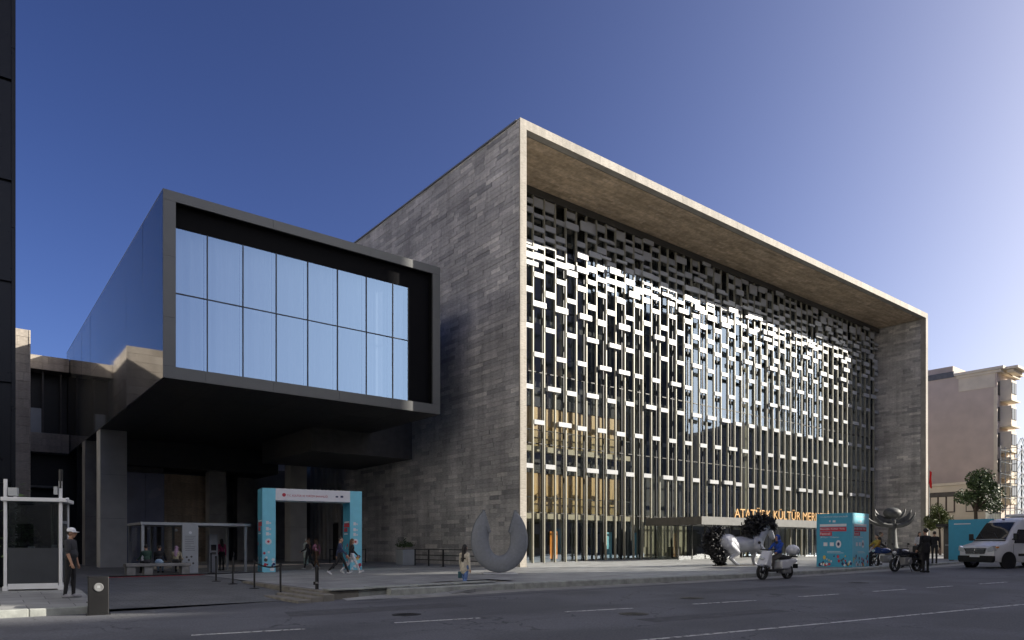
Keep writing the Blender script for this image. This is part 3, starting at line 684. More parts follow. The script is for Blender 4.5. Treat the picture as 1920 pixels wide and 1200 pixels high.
tiles(lst, bw_, M['stone_soffit'], 40)
solid('bulkhead', M['boxdark'], box, (-15.4, -4.6, 23.5, 32, 6.62, zb-.03))
# the street plinth with a pale edge under the shelter
solid('plinth', M['concrete'], box, (-14.9, -2.0, 14.5, 31, -.2, .03)); solid('plinth_edge', M['cream'], box, (-14.95, -2.0, 14.35, 14.49, -.2, .06))

# ================================================================ stone block on the left, and the dark tower at the frame's edge
lb = thing('stone_block', 'tall pale stone building with dark open storeys left of the black box', 'building')
solid('block_core', M['darkgrey'], lb, (-40, -19.9, 28.3, 60, -.3, 15.7)); 
lst = clad((-23, -19.82), (-.3, 15.8), .6, (.8, 1.6), lambda u, v, d: (u, 28.24-d, v), rs); tiles(lst, lb, M['stone_left'], 130)
lst = clad((28.2, 34), (-.3, 15.8), .6, (.8, 1.6), lambda u, v, d: (-19.86+d, u, v), rs); tiles(lst, lb, M['stone_left'], 130)
for z0, z1 in ((14.45, 15.5), (8.25, 9.7)):
    bd = solid('stone_band', M['darkgrey'], lb, (-19.8, -16.95, 34.06, 36, z0, z1)); lst = clad((-19.8, -16.95), (z0, z1), .5, (.8, 1.5), lambda u, v, d: (u, 34.03-d, v), rs); tiles(lst, bd, M['stone_left'], 40)
solid('dark_storey', M['boxdark'], lb, (-19.8, -16.95, 35.6, 36, 9.7, 14.45), (-19.8, -16.95, 35.6, 36, -.3, 8.25))
solid('lit_window', M['lightgrey'], lb, (-19.4, -18.7, 34.6, 34.65, 9.72, 11.6)); solid('window_post', M['dark'], lb, (-18.66, -18.55, 34.55, 34.7, 9.72, 14.4), (-17.5, -17.4, 34.55, 34.7, 9.72, 14.4))  # pale grey of the first box stands in for light on the pane
solid('rear_infill', M['boxdark'], lb, (-19.8, -14.5, 36.5, 37, -.3, 15.4), (-16.9, -15.45, 30.2, 30.4, -.3, zb))
solid('low_roof', M['concrete'], lb, (-19.8, -17.5, 34.5, 35.5, 5.6, 5.75))
dt = thing('dark_tower', 'dark glass tower at the extreme edge beyond the guard booth', 'building')
solid('tower_core', M['towerglass'], dt, (-45, -22.5, -2.9, 9, -.2, 44))
for i in range(14):
    for k in range(4): solid('tower_pane', M['towerglass'], dt, (-22.45-1.4*(k+1)+.03, -22.45-1.4*k-.03, -3.0, -2.91, 3.1*i+.05, 3.1*(i+1)-.05))
for i in range(8): solid('corner_cap', M['towerglass'], dt, (-22.5, -22.4, -3.05, -2.9, i*5.5, i*5.5+5.48))

# ================================================================ buildings across the street (some mirrored in the glass, some added or shaped for shade)
def block(name, label, x0, x1, y1, h, mt, nf, bays, dep=14):
    b = thing(name, label, 'building')
    solid('wall', mt, b, (x0, x1, y1-dep, y1, -.6, h)); solid('cornice', M['cream'], b, (x0-.3, x1+.3, y1-dep, y1+.35, h, h+.5))
    wp = MB().box(-.6, .6, -.02, .06, -.9, .9).mesh('window', M['darkglass'])
    for i in range(nf):
        for k in range(bays):
            o = link('window', wp, b); o.location = (lerp(x0, x1, (k+.5)/bays), y1, h*(i+.6)/nf)
    return b
B1 = block('street_house', 'low pale street house added out of view to shade the near road', -10, 17.5, -31, 13.2, M['cream'], 4, 9)  # unseen house put in to keep the near road in shade
B2 = block('apartment_block', 'tall brown apartment tower across the road mirrored in the glass, raised to shade the box', 19.5, 34.6, -31, 44, M['beigewall'], 12, 5, 6)  # height raised so the box front stays in shade
B2b = block('apartment_block', 'brown tower added out of view, its gapped terrace passing sun streaks', 35, 44, -31, 15.6, M['beigewall'], 5, 4, 6)  # unseen tower invented to shade the box yet pass low sun streaks
solid('shade_tower', M['beigewall'], B2b, (35, 45.7, -33.5, -31, 25.0, 44))
rq = random.Random(9); x = 35.9
while x < 43.4: ww = rq.uniform(.6, 1.5); solid('sun_gap_column', M['beigewall'], B2b, (x, x+ww, -31.25, -31.1, 16.1, 25.0)); x += ww+rq.uniform(1.0, 2.0)  # gaps between these columns shape the sun streaks
B3 = block('apartment_block', 'grey office block with added roof stacks slitting the sun, mirrored in the glass front', 44.6, 62, -31, 16.5, M['midgrey'], 5, 6)
x = 45.0
while x < 61: ww = rq.uniform(.8, 1.8); solid('sun_gap_stack', M['beigewall'], B3, (x, x+ww, -31.3, -31.1, 17.0, rq.uniform(19.0, 21.5))); x += ww+rq.uniform(1.0, 2.2)  # added stacks and gaps shaped to lay sun streaks on the plaza
B4 = block('apartment_block', 'cream corner house across the road mirrored in the glass', 62.6, 82, -31, 10.3, M['cream'], 3, 6)
B5 = block('apartment_block', 'wide grey block with plant room mirrored far along the glass', 82.6, 118, -31, 21.4, M['darkgrey'], 6, 12)
B6 = block('apartment_block', 'beige end house mirrored at the far end of the glass', 118.6, 150, -31, 19.0, M['beigewall'], 6, 9)
B0 = block('street_house', 'long low house across the road mirrored in the guard booth', -90, -11, -42, 13, M['midgrey'], 4, 24)
def west_bounce(label, y0, y1, h):  # unseen houses added to bounce sun onto the stone side wall
    b = thing('apartment_block', label, 'building', (-46, 0, 0)); solid('wall', M['render'], b, (-14, 0, y0, y1, -.6, h)); solid('cornice', M['render'], b, (-14, .4, y0-.2, y1+.2, h, h+.6))
    wp = MB().box(-.05, .02, -.6, .6, -.9, .9).mesh('window', M['darkglass'])
    for i in range(int(h/3.4)):
        for k in range(int((y1-y0)/4.5)): o = link('window', wp, b); o.location = (0, y0+2.2+k*4.5, 2.6+i*3.4)
west_bounce('tall cream apartment house added out of view to bounce sunlight, south of the dark tower', -75, -38, 36); west_bounce('cream corner apartment house added out of view to bounce sunlight, behind the dark tower', -37, -6, 42); west_bounce('sunlit cream apartment house added to bounce light, beyond the dark tower', 12, 42, 40); west_bounce('sunlit cream apartment house added to bounce light, far up the side street', 43, 70, 38)
B7 = block('hotel_tower', 'very tall dark slab tower mirrored in the left half of the glass', 84, 168, -110, 76, M['dark'], 22, 24, 20)
for bb, x, h, ww in [(B5, 84, 23.0, 1.5), (B5, 88, 23.6, 3.0), (B5, 96, 22.8, 1.4), (B5, 103, 23.4, 2.0), (B5, 110, 23.2, 1.4)]:
    solid('chimney', M['beigewall'], bb, (x, x+ww, -36, -34.4, 17, h))

# ================================================================ far right: beige house, low annex, glazed lift frame
rb = thing('corner_house', 'tall beige house with blank side wall beyond the hall', 'building', (71.2, 0, 0))
solid('wall', M['beigewall'], rb, (0, 6.2, 0, 24, 0, 21.6))
solid('parapet_panel', M['cream'], rb, (-.06, .0, .2, 4.0, 19.7, 21.6)); solid('cornice', M['cream'], rb, (-.35, 6.6, -.7, 4.4, 21.62, 21.95), (-.2, 6.4, -.45, 4.2, 21.3, 21.6)); solid('roof', M['slate'], rb, (-.1, 6.2, 4.5, 24, 21.6, 22.3))
solid('roof_house', M['beigewall'], rb, (1, 5, 5, 8, 22.3, 23.2))
solid('quoin_strip', M['cream'], rb, (-.08, .0, -.02, .32, 8, 19.6))
for f in range(5):
    z = 6.2+f*3.0
    by = MB().prism([(.9, -.02), (1.4, -1.0), (3.1, -1.0), (3.6, -.02)], z, z+2.3, 'z').build('bay_window', M['cream'], rb)
    solid('bay_pane', M['darkglass'], by, (1.5, 2.2, -1.06, -1.005, z+.7, z+2.0), (2.3, 3.0, -1.06, -1.005, z+.7, z+2.0)); solid('bay_ledge', M['cream'], by, (.8, 3.7, -1.2, -.03, z-.2, z-.01))
    solid('window', M['darkglass'], rb, (.25, .8, -.06, -.01, z+.5, z+2.1)); solid('window', M['darkglass'], rb, (4.4, 5.6, -.06, -.01, z+.5, z+2.1))
solid('eaves', M['cream'], rb, (.5, 4.2, -1.9, -.71, 21.62, 21.9), (.8, 3.8, -1.4, -.71, 21.3, 21.6))
ax = thing('low_annex', 'low cream annex with dark-framed windows below the beige house', 'building', (66, 0, 0))
solid('wall', M['cream'], ax, (0, 5, -.5, 16, 0, 8.3)); solid('ledge', M['cream'], ax, (-.15, 0, -.55, 16, 4.35, 4.6), (-.15, 0, -.55, 16, 8.1, 8.4))
for y0, n in ((2.55, 3), (-.3, 2)):
    wn = solid('window', M['winframe'], ax, (-.1, -.01, y0, y0+.86*n, 5.0, 7.35)); solid('lintel', M['dark'], wn, (-.2, -.11, y0-.1, y0+.86*n+.1, 6.85, 7.3))
    for k in range(n): solid('pane', M['cream'], wn, (-.14, -.11, y0+.1+.86*k, y0+.1+.86*k+.66, 5.1, 6.8))
lf = thing('lift_frame', 'grey steel lattice frame wrapped round the corner of the beige house', 'scaffold', (69.0, -2.6, 0))
for x in (0, 1.6, 3.2, 4.8):
    for y in (0, 1.6): solid('standard', M['midgrey'], lf, (x-.05, x+.05, y-.05, y+.05, 0, 12.5))
for k in range(9):
    z = 1.2+k*1.35
    for y in (0, 1.6): solid('ledger', M['midgrey'], lf, (0, 4.8, y-.04, y+.04, z, z+.08))
    for x in (0, 4.8): solid('transom', M['midgrey'], lf, (x-.04, x+.04, 0, 1.6, z+.09, z+.17))
    MB().tube([(0, -.06, z), (1.6, -.06, z+1.35), (3.2, -.06, z), (4.8, -.06, z+1.35)], .035, 6).build('brace', M['midgrey'], lf)
    solid('mesh_panel', M['boothglass'], lf, (.1, 4.7, .02, .04, z+.2, z+1.25))
fl = thing('flagpole', 'thin pole flying a red flag beside the hall edge', 'flag', (60, 2.95, .2))
MB().tube([(0, 0, 0), (0, 0, 9.8)], [.06, .035], 8).build('pole', M['lightgrey'], fl)
m = MB(); n = 10
for i in range(n):
    for j in range(6):
        P = lambda a, b: (.08*math.sin(a*.9+b), -a*.026-.012*math.sin(b*2), 9.3-b*.30-a*.03)
        m.quad(P(i, j), P(i+1, j), P(i+1, j+1), P(i, j+1))
m.build('cloth', M['flagred'], fl, smooth=60)

# ================================================================ street furniture
# guard booth
gb = thing('guard_booth', 'white-framed glass guard booth with dark lower panel', 'booth', (-22.74, -4.95, -.05), R(-14))
bw, bd, bh = 1.33, 1.2, 2.75
for x in (0, bw):
    for y in (0, bd): solid('post', M['white'], gb, (x-.042, x+.042, y-.042, y+.042, 0, bh+(.42 if y == 0 else 0)), bevel=.01)
for x in (0, bw): solid('foot_block', M['white'], gb, (x-.065, x+.065, -.065, .065, 0, .13), bevel=.01)
m = MB(); m.box(-.1, bw+.16, -.13, bd+.1, bh-.2, bh-.09); m.build('roof', M['white'], gb, bevel=.015)
solid('base_rail', M['white'], gb, (.06, bw-.06, -.05, .05, .04, .2), (-.04, .04, .06, bd-.06, .04, .2), (bw-.04, bw+.04, .06, bd-.06, .04, .2))
for q in [(.06, bw-.06, -.03, .03), (-.03, .03, .06, bd-.06), (bw-.03, bw+.03, .06, bd-.06), (.06, bw-.06, bd-.03, bd+.03)]:
    solid('lower_panel', M['boothpanel'], gb, (*q, .2, 1.22)); solid('window_pane', M['boothglass'], gb, (q[0]+.01, q[1]-.01, q[2]+.015, q[3]-.015, 1.22, bh-.21))
solid('desk', M['dark'], gb, (.08, bw-.08, .1, .5, 1.12, 1.16)); 
for x, w_, h_ in ((.2, .14, .03), (.5, .16, .1), (.75, .2, .05), (1.08, .12, .14)): solid('desk_item', M['white'], gb, (x, x+w_, .12, .3, 1.17, 1.17+h_), bevel=.02)
solid('inner_frame', M['fin'], gb, (.12, .18, .9, .96, 1.2, bh-.22), (.95, 1.01, .9, .96, 1.2, bh-.22), (1.12, 1.18, .9, .96, 1.2, bh-.22))
MB().tube([(bw+.0, -.0, bh+.2), (bw, -.0, bh+.75)], .055, 8).build('lamp_head', M['black'], gb)
solid('loudspeaker', M['lightgrey'], gb, (bw-.16, bw-.07, -.1, .06, bh+.02, bh+.24)); solid('camera_arm', M['lightgrey'], gb, (.07, .3, -.1, .05, bh-.05, bh+.18))
pot = thing('potted_plant', 'leafy dark plant standing inside the guard booth', 'plant', (-22.35, -4.55, -.05))
MB().lathe([(.0, .0), (.16, 0), (.2, .3), (.0, .28)], 14).build('pot', M['darkgrey'], pot)
def leaves(n, fn, size, rng, asp=.5):
    m = MB()
    for _ in range(n):
        p = Vector(fn()); s = size*rng.uniform(.6, 1.3); d = Vector((rng.gauss(0, 1), rng.gauss(0, 1), rng.gauss(0, .7))).normalized(); e = d.cross(Vector((rng.gauss(0, 1), rng.gauss(0, 1), rng.gauss(0, 1)))).normalized()*s*asp
        a = p-d*s*.5; b = p+d*s*.5; m._add([a, p+e*.5, b, p-e*.5], [(0, 1, 2, 3)])
    return m
rl = random.Random(5)
leaves(420, lambda: (rl.gauss(0, .17), rl.gauss(0, .17), 1.65+rl.gauss(0, .42)), .2, rl, .35).build('foliage', M['leaf'], pot); MB().tube([(0, 0, .28), (.02, 0, 1.2), (0, .02, 1.9)], [.025, .02, .01], 6).build('stem', M['bark'], pot)

# black bollard bin
bn = thing('bollard', 'black square bollard with round crest beside the driveway mouth', 'bollard', (-21.12, -9.75, -.45), R(-6))
solid('body', M['black'], bn, (-.22, .22, -.2, .2, 0, .92), bevel=.02); solid('cap', M['black'], bn, (-.21, .21, -.19, .19, .921, .95), bevel=.012); solid('base_plate', M['black'], bn, (-.26, .26, -.24, .24, 0, .03))
m = MB(); m.lathe([(0, -.215), (.1, -.215), (.105, -.205), (.105, -.2)], 24, c=(0, 0, .68), axis='y'); m.lathe([(.08, -.222), (.088, -.222), (.088, -.214), (.08, -.214), (.08, -.222)], 24, c=(0, 0, .68), axis='y'); m.build('crest_disc', M['midgrey'], bn)
solid('crest_relief', M['lightgrey'], bn, (-.05, .05, -.219, -.214, .63, .635), (-.03, .03, -.219, -.214, .66, .72)); solid('lock', M['chrome'], bn, (-.25, -.22, -.05, .0, .3, .33))

# stanchions with their belts
def stanchion(x, y, z, lab, h=.98):
    s = thing('stanchion', lab, 'stanchion', (x, y, z), rnd.uniform(0, 3), 'black queue stanchions')
    MB().lathe([(0, 0), (.17, 0), (.17, .015), (.03, .035), (.03, .03)], 20).build('base', M['black'], s); MB().tube([(0, 0, .02), (0, 0, h-.08)], .031, 12).build('post', M['black'], s)
    MB().lathe([(.036, h-.09), (.042, h-.08), (.042, h), (.0, h+.01)], 14).build('head', M['black'], s); return s
SPOT = [(-15.9, -.9, 'farthest of the row of stanchions left of the blue arch'), (-15.75, -2.5, 'second of the row of stanchions from the shelter'), (-15.7, -4.75, 'third stanchion of the row, below the blue arch leg'), (-15.68, -7.2, 'nearest stanchion of the row, in front of the blue arch')]
for x, y, l in SPOT: stanchion(x, y, gd(y)-.006, 'black queue stanchion, '+l)
stanchion(-14.1, 6.4, -.11, 'black queue stanchion right beside the grey information panel'); stanchion(-13.0, 6.5, -.1, 'black queue stanchion under the shelter end by the magenta jacket')
for i, (a, b) in enumerate(((0, 1), (1, 2), (2, 3))):
    A = SPOT[a]; Bq = SPOT[b]
    m = MB(); n = 8
    for k in range(n):
        P = lambda t: Vector((lerp(A[0], Bq[0], t), lerp(A[1], Bq[1], t), lerp(gd(A[1]), gd(Bq[1]), t)+.93-.1*math.sin(math.pi*t)))
        p, q = P(k/n), P((k+1)/n); m.quad(p, q, q-Vector((0, 0, .05)), p-Vector((0, 0, .05)))
    if i == 2: tag(m.build('queue_belt', M['black']), 'black belt strung between the two nearest stanchions', 'belt')
bl = thing('slim_bollard', 'slim black bollard with collar at the low stepped wall', 'bollard', (-15.05, -8.6, -.36)); MB().tube([(0, 0, 0), (0, 0, .92)], .055, 14).build('post', M['black'], bl)
MB().lathe([(.056, .88), (.065, .89), (.065, .95), (0, .97)], 14).build('cap', M['black'], bl); MB().lathe([(.056, .42), (.062, .42), (.062, .47), (.056, .47)], 14).build('collar', M['chrome'], bl); solid('hasp', M['black'], bl, (-.11, -.05, -.02, .02, .38, .48))

# turquoise festival arch
ar = thing('festival_arch', 'turquoise printed gateway arch with white banner across the top', 'arch', (-12.1, 5.0, -.08), R(-9.5))
AW, AH, AD, LW = 4.95, 4.12, 1.35, .62
lg1 = solid('leg', [M['teal']], ar, (0, LW, 0, AD, 0, AH)); lg2 = solid('leg', [M['teal']], ar, (AW-LW, AW, 0, AD, 0, AH)); 
lt = solid('lintel', M['printwhite'], ar, (LW, AW-LW, 0, AD, AH-.58, AH))
for lg, x0 in ((lg1, 0), (lg2, AW-LW)): solid('side_print', M['tealdark'], lg, (x0-.006, x0, .01, AD-.01, .01, AH-.01))
def flat_text(s, parent, mt, o, width, height=None, axis='front', name='lettering'):
    me = txt_mesh(s, 1, .0); b = bounds(me); sx = width/(b[1]-b[0]); sz = sx if not height else height/(b[3]-b[2])
    for v in me.vertices:
        x, y, z = v.co; u, h = (x-b[0])*sx, (y-b[2])*sz
        v.co = (u, 0, h) if axis == 'front' else (0, -u, h)
    me.materials.append(mt); ob = link(name, me, parent); ob.location = o; return ob
flat_text('T.C. KÜLTÜR VE TURİZM BAKANLIĞI', lt, M['printred'], (LW+.55, -.008, AH-.38), 2.0, .13)
MB().lathe([(0, 0), (.09, 0)], 16, c=(LW+.4, -.008, AH-.31), axis='y').build('crest_print', M['printred'], lt); solid('logo_print', M['printnavy'], lt, (AW-LW-.75, AW-LW-.62, -.007, -.004, AH-.36, AH-.28), (AW-LW-.5, AW-LW-.36, -.007, -.004, AH-.36, AH-.26))
def shapes(parent, x0, x1, z0, z1, n, axis, off, rng):
    cs = ['printwhite', 'printred', 'printnavy', 'printyellow', 'printnavy', 'printwhite', 'dark']
    for i in range(n):
        m = MB(); u = rng.uniform(x0+.08, x1-.08); z = lerp(z0+.06, z1-.06, rng.random()**1.7); s = rng.uniform(.05, .11)
        k = rng.choice([3, 4, 4, 12, 5]); a0 = rng.uniform(0, 6); pts = [(u+s*math.cos(a0+2*math.pi*j/k), max(z0+.01, z+s*math.sin(a0+2*math.pi*j/k))) for j in range(k)]
        pts = [(clip(p[0], x0+.01, x1-.01), p[1]) for p in pts]
        e = off-.0006*i*(1 if off < 0 or axis == 'front' else 1)
        m._add([(p[0], e, p[1]) if axis == 'front' else (e, p[0], p[1]) for p in pts], [tuple(range(k))]); m.build('confetti_print', M[rng.choice(cs)], parent)
rc = random.Random(21)
for lg, x0 in ((lg1, 0), (lg2, AW-LW)):
    for z, t in ((2.35, 'printwhite'), (2.05, 'printwhite'), (1.8, 'printwhite')): solid('icon_print', M[t], lg, (x0+.17, x0+.30, -.008, -.004, z, z+.16), (x0+.32, x0+.40, -.008, -.004, z+.02, z+.10))
    m = MB(); m.lathe([(0, -.005), (.15, -.005)], 24, c=(x0+.28, 0, 1.5), axis='y'); m.build('ring_print', M['printwhite'], lg); m = MB(); m.lathe([(0, -.009), (.06, -.009)], 16, c=(x0+.28, 0, 1.5), axis='y'); m.build('dot_print', M['printred'], lg)
    shapes(lg, x0, x0+LW, .05, 1.1, 12, 'front', -.006, rc); shapes(lg, 0, AD, .05, 1.5, 16, 'side', x0-.012, rc)
    solid('headline_print', M['printwhite'], lg, (x0-.0105, x0-.0065, .15, 1.05, 2.5, 2.56)); solid('headline_print', M['printred'], lg, (x0-.0105, x0-.0065, .12, 1.12, 2.26, 2.47), (x0-.0105, x0-.0065, .5, 1.12, 2.02, 2.22)); solid('headline_print', M['printwhite'], lg, (x0-.0105, x0-.0065, .45, 1.1, 1.88, 1.94))

# printed cube by the kerb
A, Bc, Cc = Vector((10.21, -11.39, 0)), Vector((9.88, -13.12, 0)), Vector((12.84, -12.5, 0))
cu = thing('festival_cube', 'blue printed advertising cube standing by the kerb', 'advertising cube', (9.95, -13.05, .18), R(3))
CW = 2.5; CH = 2.62; cu.scale = (.75, .70, 1)
bc = solid('body', M['teal'], cu, (0, CW, 0, CW, 0, CH)); solid('side_print', M['tealdark'], bc, (-.006, 0, .004, CW-.004, .01, CH-.01))
for ax_, off in (('front', -.008), ('side', -.012)):
    s1 = 1 if ax_ == 'front' else -1; u0 = .22 if ax_ == 'front' else CW-.28
    T = lambda s, z, wd, h, mt: flat_text(s, bc, M[mt], (u0, off-.003, z) if ax_ == 'front' else (off-.003, u0, z), wd, h, ax_)
    def rect(a, b, z0, z1, mt):
        if ax_ == 'front': solid('print_block', M[mt], bc, (a, b, off, off+.003, z0, z1))
        else: solid('print_block', M[mt], bc, (off, off+.003, CW-b, CW-a, z0, z1))
    T('T.C. KÜLTÜR VE TURİZM BAKANLIĞI', 2.42, 1.9, .09, 'printwhite'); rect(.9, 1.0, 2.2, 2.28, 'printwhite'); rect(1.15, 1.35, 2.18, 2.28, 'printwhite')
    rect(.24, 2.1, 1.98, 2.1, 'printwhite'); rect(.24, 2.1, 1.74, 1.95, 'printred'); rect(.24, 1.1, 1.52, 1.72, 'printred')
    T('Beyoğlu Kültür Yolu', 1.8, 1.7, .12, 'printwhite'); T('Festivali', 1.57, .7, .12, 'printwhite'); T('28 Mayıs - 12 Haziran', 1.4, 1.3, .09, 'printwhite')
    for u in (.5, .95): rect(u, u+.28, 1.02, 1.2, 'printwhite')
    m = MB(); m.lathe([(0, 0), (.19, 0)], 24, axis='y' if ax_ == 'front' else 'x'); o = m.build('ring_print', M['printwhite'], bc); o.location = (1.55, off, 1.12) if ax_ == 'front' else (off, CW-1.55, 1.12)
    m = MB(); m.lathe([(0, 0), (.09, 0)], 16, axis='y' if ax_ == 'front' else 'x'); o = m.build('dot_print', M['printnavy'], bc); o.location = (1.55, off-.004, 1.12) if ax_ == 'front' else (off-.004, CW-1.55, 1.12)
    rect(.75, 1.9, .68, .7, 'printwhite'); rect(.75, 1.7, .75, .77, 'printwhite')
    shapes(bc, 0, CW, .02, .62, 34, ax_, off-.004 if ax_ == 'front' else off-.006, rc)
tp = thing('blue_panel', 'plain blue hoarding panel behind the white van', 'hoarding', (24, -13.1, .3), R(0)); solid('board', M['tealdark'], tp, (0, .12, -1.4, 1.0, .05, 2.5)); solid('foot', M['dark'], tp, (-.2, .3, -1.3, -1.2, 0, .05), (-.2, .3, .8, .9, 0, .05))
solid('print_block', M['printwhite'], tp, (-.006, -.001, -.2, .7, 2.2, 2.26))

# security shelter with turnstile hut, bench and totem
sh = thing('security_shelter', 'grey flat-roofed open security shelter under the black box', 'shelter', (-17.0, 6.95, -.13), R(0))
m = MB(); m.box(-.1, 4.95, -.1, 3.2, 2.33, 2.45); m.build('roof', M['midgrey'], sh, bevel=.02); solid('roof_edge', M['lightgrey'], sh, (-.1, 4.95, -.13, -.101, 2.33, 2.46))
for x in (0, 2.0, 4.7): solid('post', M['lightgrey'], sh, (x-.05, x+.07, -.05, .05, 0, 2.33))
for x in (0, 1.0, 2.0, 4.7): solid('post', M['midgrey'], sh, (x-.05, x+.07, 3.0, 3.1, 0, 2.33))
solid('glass_wall', M['clear'], sh, (0, 1.9, 3.04, 3.06, .3, 2.3)); solid('back_panel', M['dark'], sh, (.4, .7, 2.6, 2.65, .2, 2.3), (1.15, 1.35, 2.6, 2.65, .2, 2.3))
MB().ell((1.55, .4, 2.1), (.07, .07, .07)).build('dome_camera', M['white'], sh)
tt = thing('information_totem', 'grey standing information panel with crest and printed lines', 'sign', (-15.32, 6.75, -.13), R(4))
solid('panel', M['lightgrey'], tt, (0, .74, 0, .12, .04, 2.36), bevel=.01); solid('plinth', M['midgrey'], tt, (-.02, .76, -.02, .14, 0, .04))
MB().lathe([(0, -.004), (.07, -.004)], 20, c=(.37, 0, 1.98), axis='y').build('crest_print', M['white'], tt)
for i in range(9): solid('text_line', M['dark'], tt, (.12, .12+rnd.uniform(.25, .5), -.003, -.001, 1.8-i*.085, 1.815-i*.085))
for i, (x, z) in enumerate(((.2, .8), (.42, .82), (.3, .66), (.2, .5), (.5, .5))): MB().lathe([(0, -.003), (.05, -.003)], 12, c=(x, 0, z), axis='y').build('icon_print', M['dark'], tt)
bq = thing('concrete_bench', 'long concrete bench in front of the security shelter', 'bench', (-18.0, 5.15, -.13), R(1))
solid('seat', M['concrete'], bq, (0, 2.7, 0, .55, .42, .56), bevel=.02); 
for x in (.05, .75, 2.3): solid('support', M['concrete'], bq, (x, x+.35, .05, .5, 0, .42), bevel=.02)
at_ = thing('ticket_machine', 'grey ticket machine with black screen under the shelter', 'machine', (-13.75, 8.0, -.13)); solid('cabinet', M['midgrey'], at_, (0, .42, 0, .4, 0, 1.95), bevel=.02); solid('screen', M['darkglass'], at_, (.08, .34, -.008, -.001, 1.1, 1.4)); solid('keypad', M['dark'], at_, (.1, .32, -.02, -.001, .9, 1.02))
for i in range(6):                                        # low black rail before the shelter
    pass
rk = thing('red_edge_strip', 'red and black edging strip on the ground before the shelter', 'edging', (-19.5, 4.6, -.13), R(3)); solid('black_kerb', M['black'], rk, (0, 8.2, 0, .14, 0, .07)); solid('red_line', M['printred'], rk, (0, 6.5, -.1, -.002, 0, .012))

# planter and railings along the stone wall
pt = thing('planter_box', 'grey square planter with a small shrub at the stone wall', 'planter', (-2.1, 8.6, .03)); solid('box', M['lightgrey'], pt, (-.45, .45, -.45, .45, 0, .95), bevel=.02); solid('soil', M['bark'], pt, (-.4, .4, -.4, .4, .951, .97))
leaves(260, lambda: (rl.gauss(0, .25), rl.gauss(0, .25), 1.12+abs(rl.gauss(0, .15))), .16, rl).build('shrub', M['leaf'], pt)
def railing(x, y0, y1, lab, z=.02):
    r = thing('railing', lab, 'railing', (x, y0, z), 0, 'black railings by the stone wall'); n = 3
    for k in range(n): y = lerp(0, y1-y0, k/(n-1)); solid('post', M['black'], r, (-.03, .03, y-.03, y+.03, 0, 1.0)); solid('foot', M['black'], r, (-.12, .12, y-.12, y+.12, 0, .02))
    for z_ in (.35, .62, .95): solid('rail', M['black'], r, (-.022, .022, .03, y1-y0-.03, z_, z_+.05))
railing(-2.2, 4.2, 7.3, 'black railing next to the grey planter'); railing(-2.4, -.3, 3.9, 'black railing between the planter and the crescent sculpture')
rl2 = thing('railing', 'black rail at the doorway behind the arch', 'railing', (-4.2, 15, 0), 0, 'black railings by the stone wall'); 
for k in range(3): solid('post', M['black'], rl2, (k*1.3-.03, k*1.3+.03, -.03, .03, 0, 1.0))
solid('rail', M['black'], rl2, (.03, 2.57, -.02, .02, .93, .98), (.03, 1.27, -.02, .02, .5, .54))

# ================================================================ sculptures
# crescent of perforated steel
us = thing('crescent_sculpture', 'grey perforated steel U-shaped crescent sculpture at the hall corner', 'sculpture', (-5.2, -5.0, 0), R(-30))
m = MB(); n = 60; sec = 18; rings = []
def UO(t, sg): a = R(-90+sg*t*146); return Vector((1.26*math.cos(a), 0, 1.36+(1.36 if math.sin(a) < 0 else 1.62)*math.sin(a)))
def UI(t, sg): a = R(-90+sg*t*112); return Vector((.47*math.cos(a), 0, 1.46+.72*math.sin(a)))
for i in range(n+1):
    t = abs(i/n-.5)*2; sg = -1 if i < n/2 else 1
    O, I = UO(t, sg), UI(t, sg)
    if sg*math.sin(R(-90+sg*t*147)) > 0 or True: O.z += .0
    if O.z > 1.42: O.z = 1.42+(O.z-1.42)*1.0
    c = (O+I)/2; hh = (O-I)/2; dp = lerp(.34, .16, t)
    rings.append([c+hh*math.cos(2*math.pi*k/sec)+Vector((0, dp*(abs(math.sin(2*math.pi*k/sec))**.6)*(1 if k < sec/2 else -1), 0)) for k in range(sec)])
vs = [p for r in rings for p in r]
for p in vs: p.z += .05
fs = [(i*sec+k, i*sec+(k+1) % sec, (i+1)*sec+(k+1) % sec, (i+1)*sec+k) for i in range(n) for k in range(sec)]
m._add(vs, fs); m.f += [tuple(range(sec))[::-1], tuple(n*sec+k for k in range(sec))]; m.m += [0, 0]
cr_ = m.build('body', M['metalmesh'], us, smooth=35)
m = MB()
for sg in (-1, 1):                                           # stepped lip along both slanting cuts
    a_, b_ = UI(1, sg), UO(1, sg)
    for k in range(10):
        p = a_.lerp(b_, (k+.5)/10); m.cbox((p.x-sg*.0, 0, p.z+.07), (.10, .42*(1-.6*k/10), .10))
m.build('stepped_lip', M['metalmesh'], us); solid('base_plate', M['white'], us, (-.75, .75, -.5, .5, 0, .035), bevel=.01)

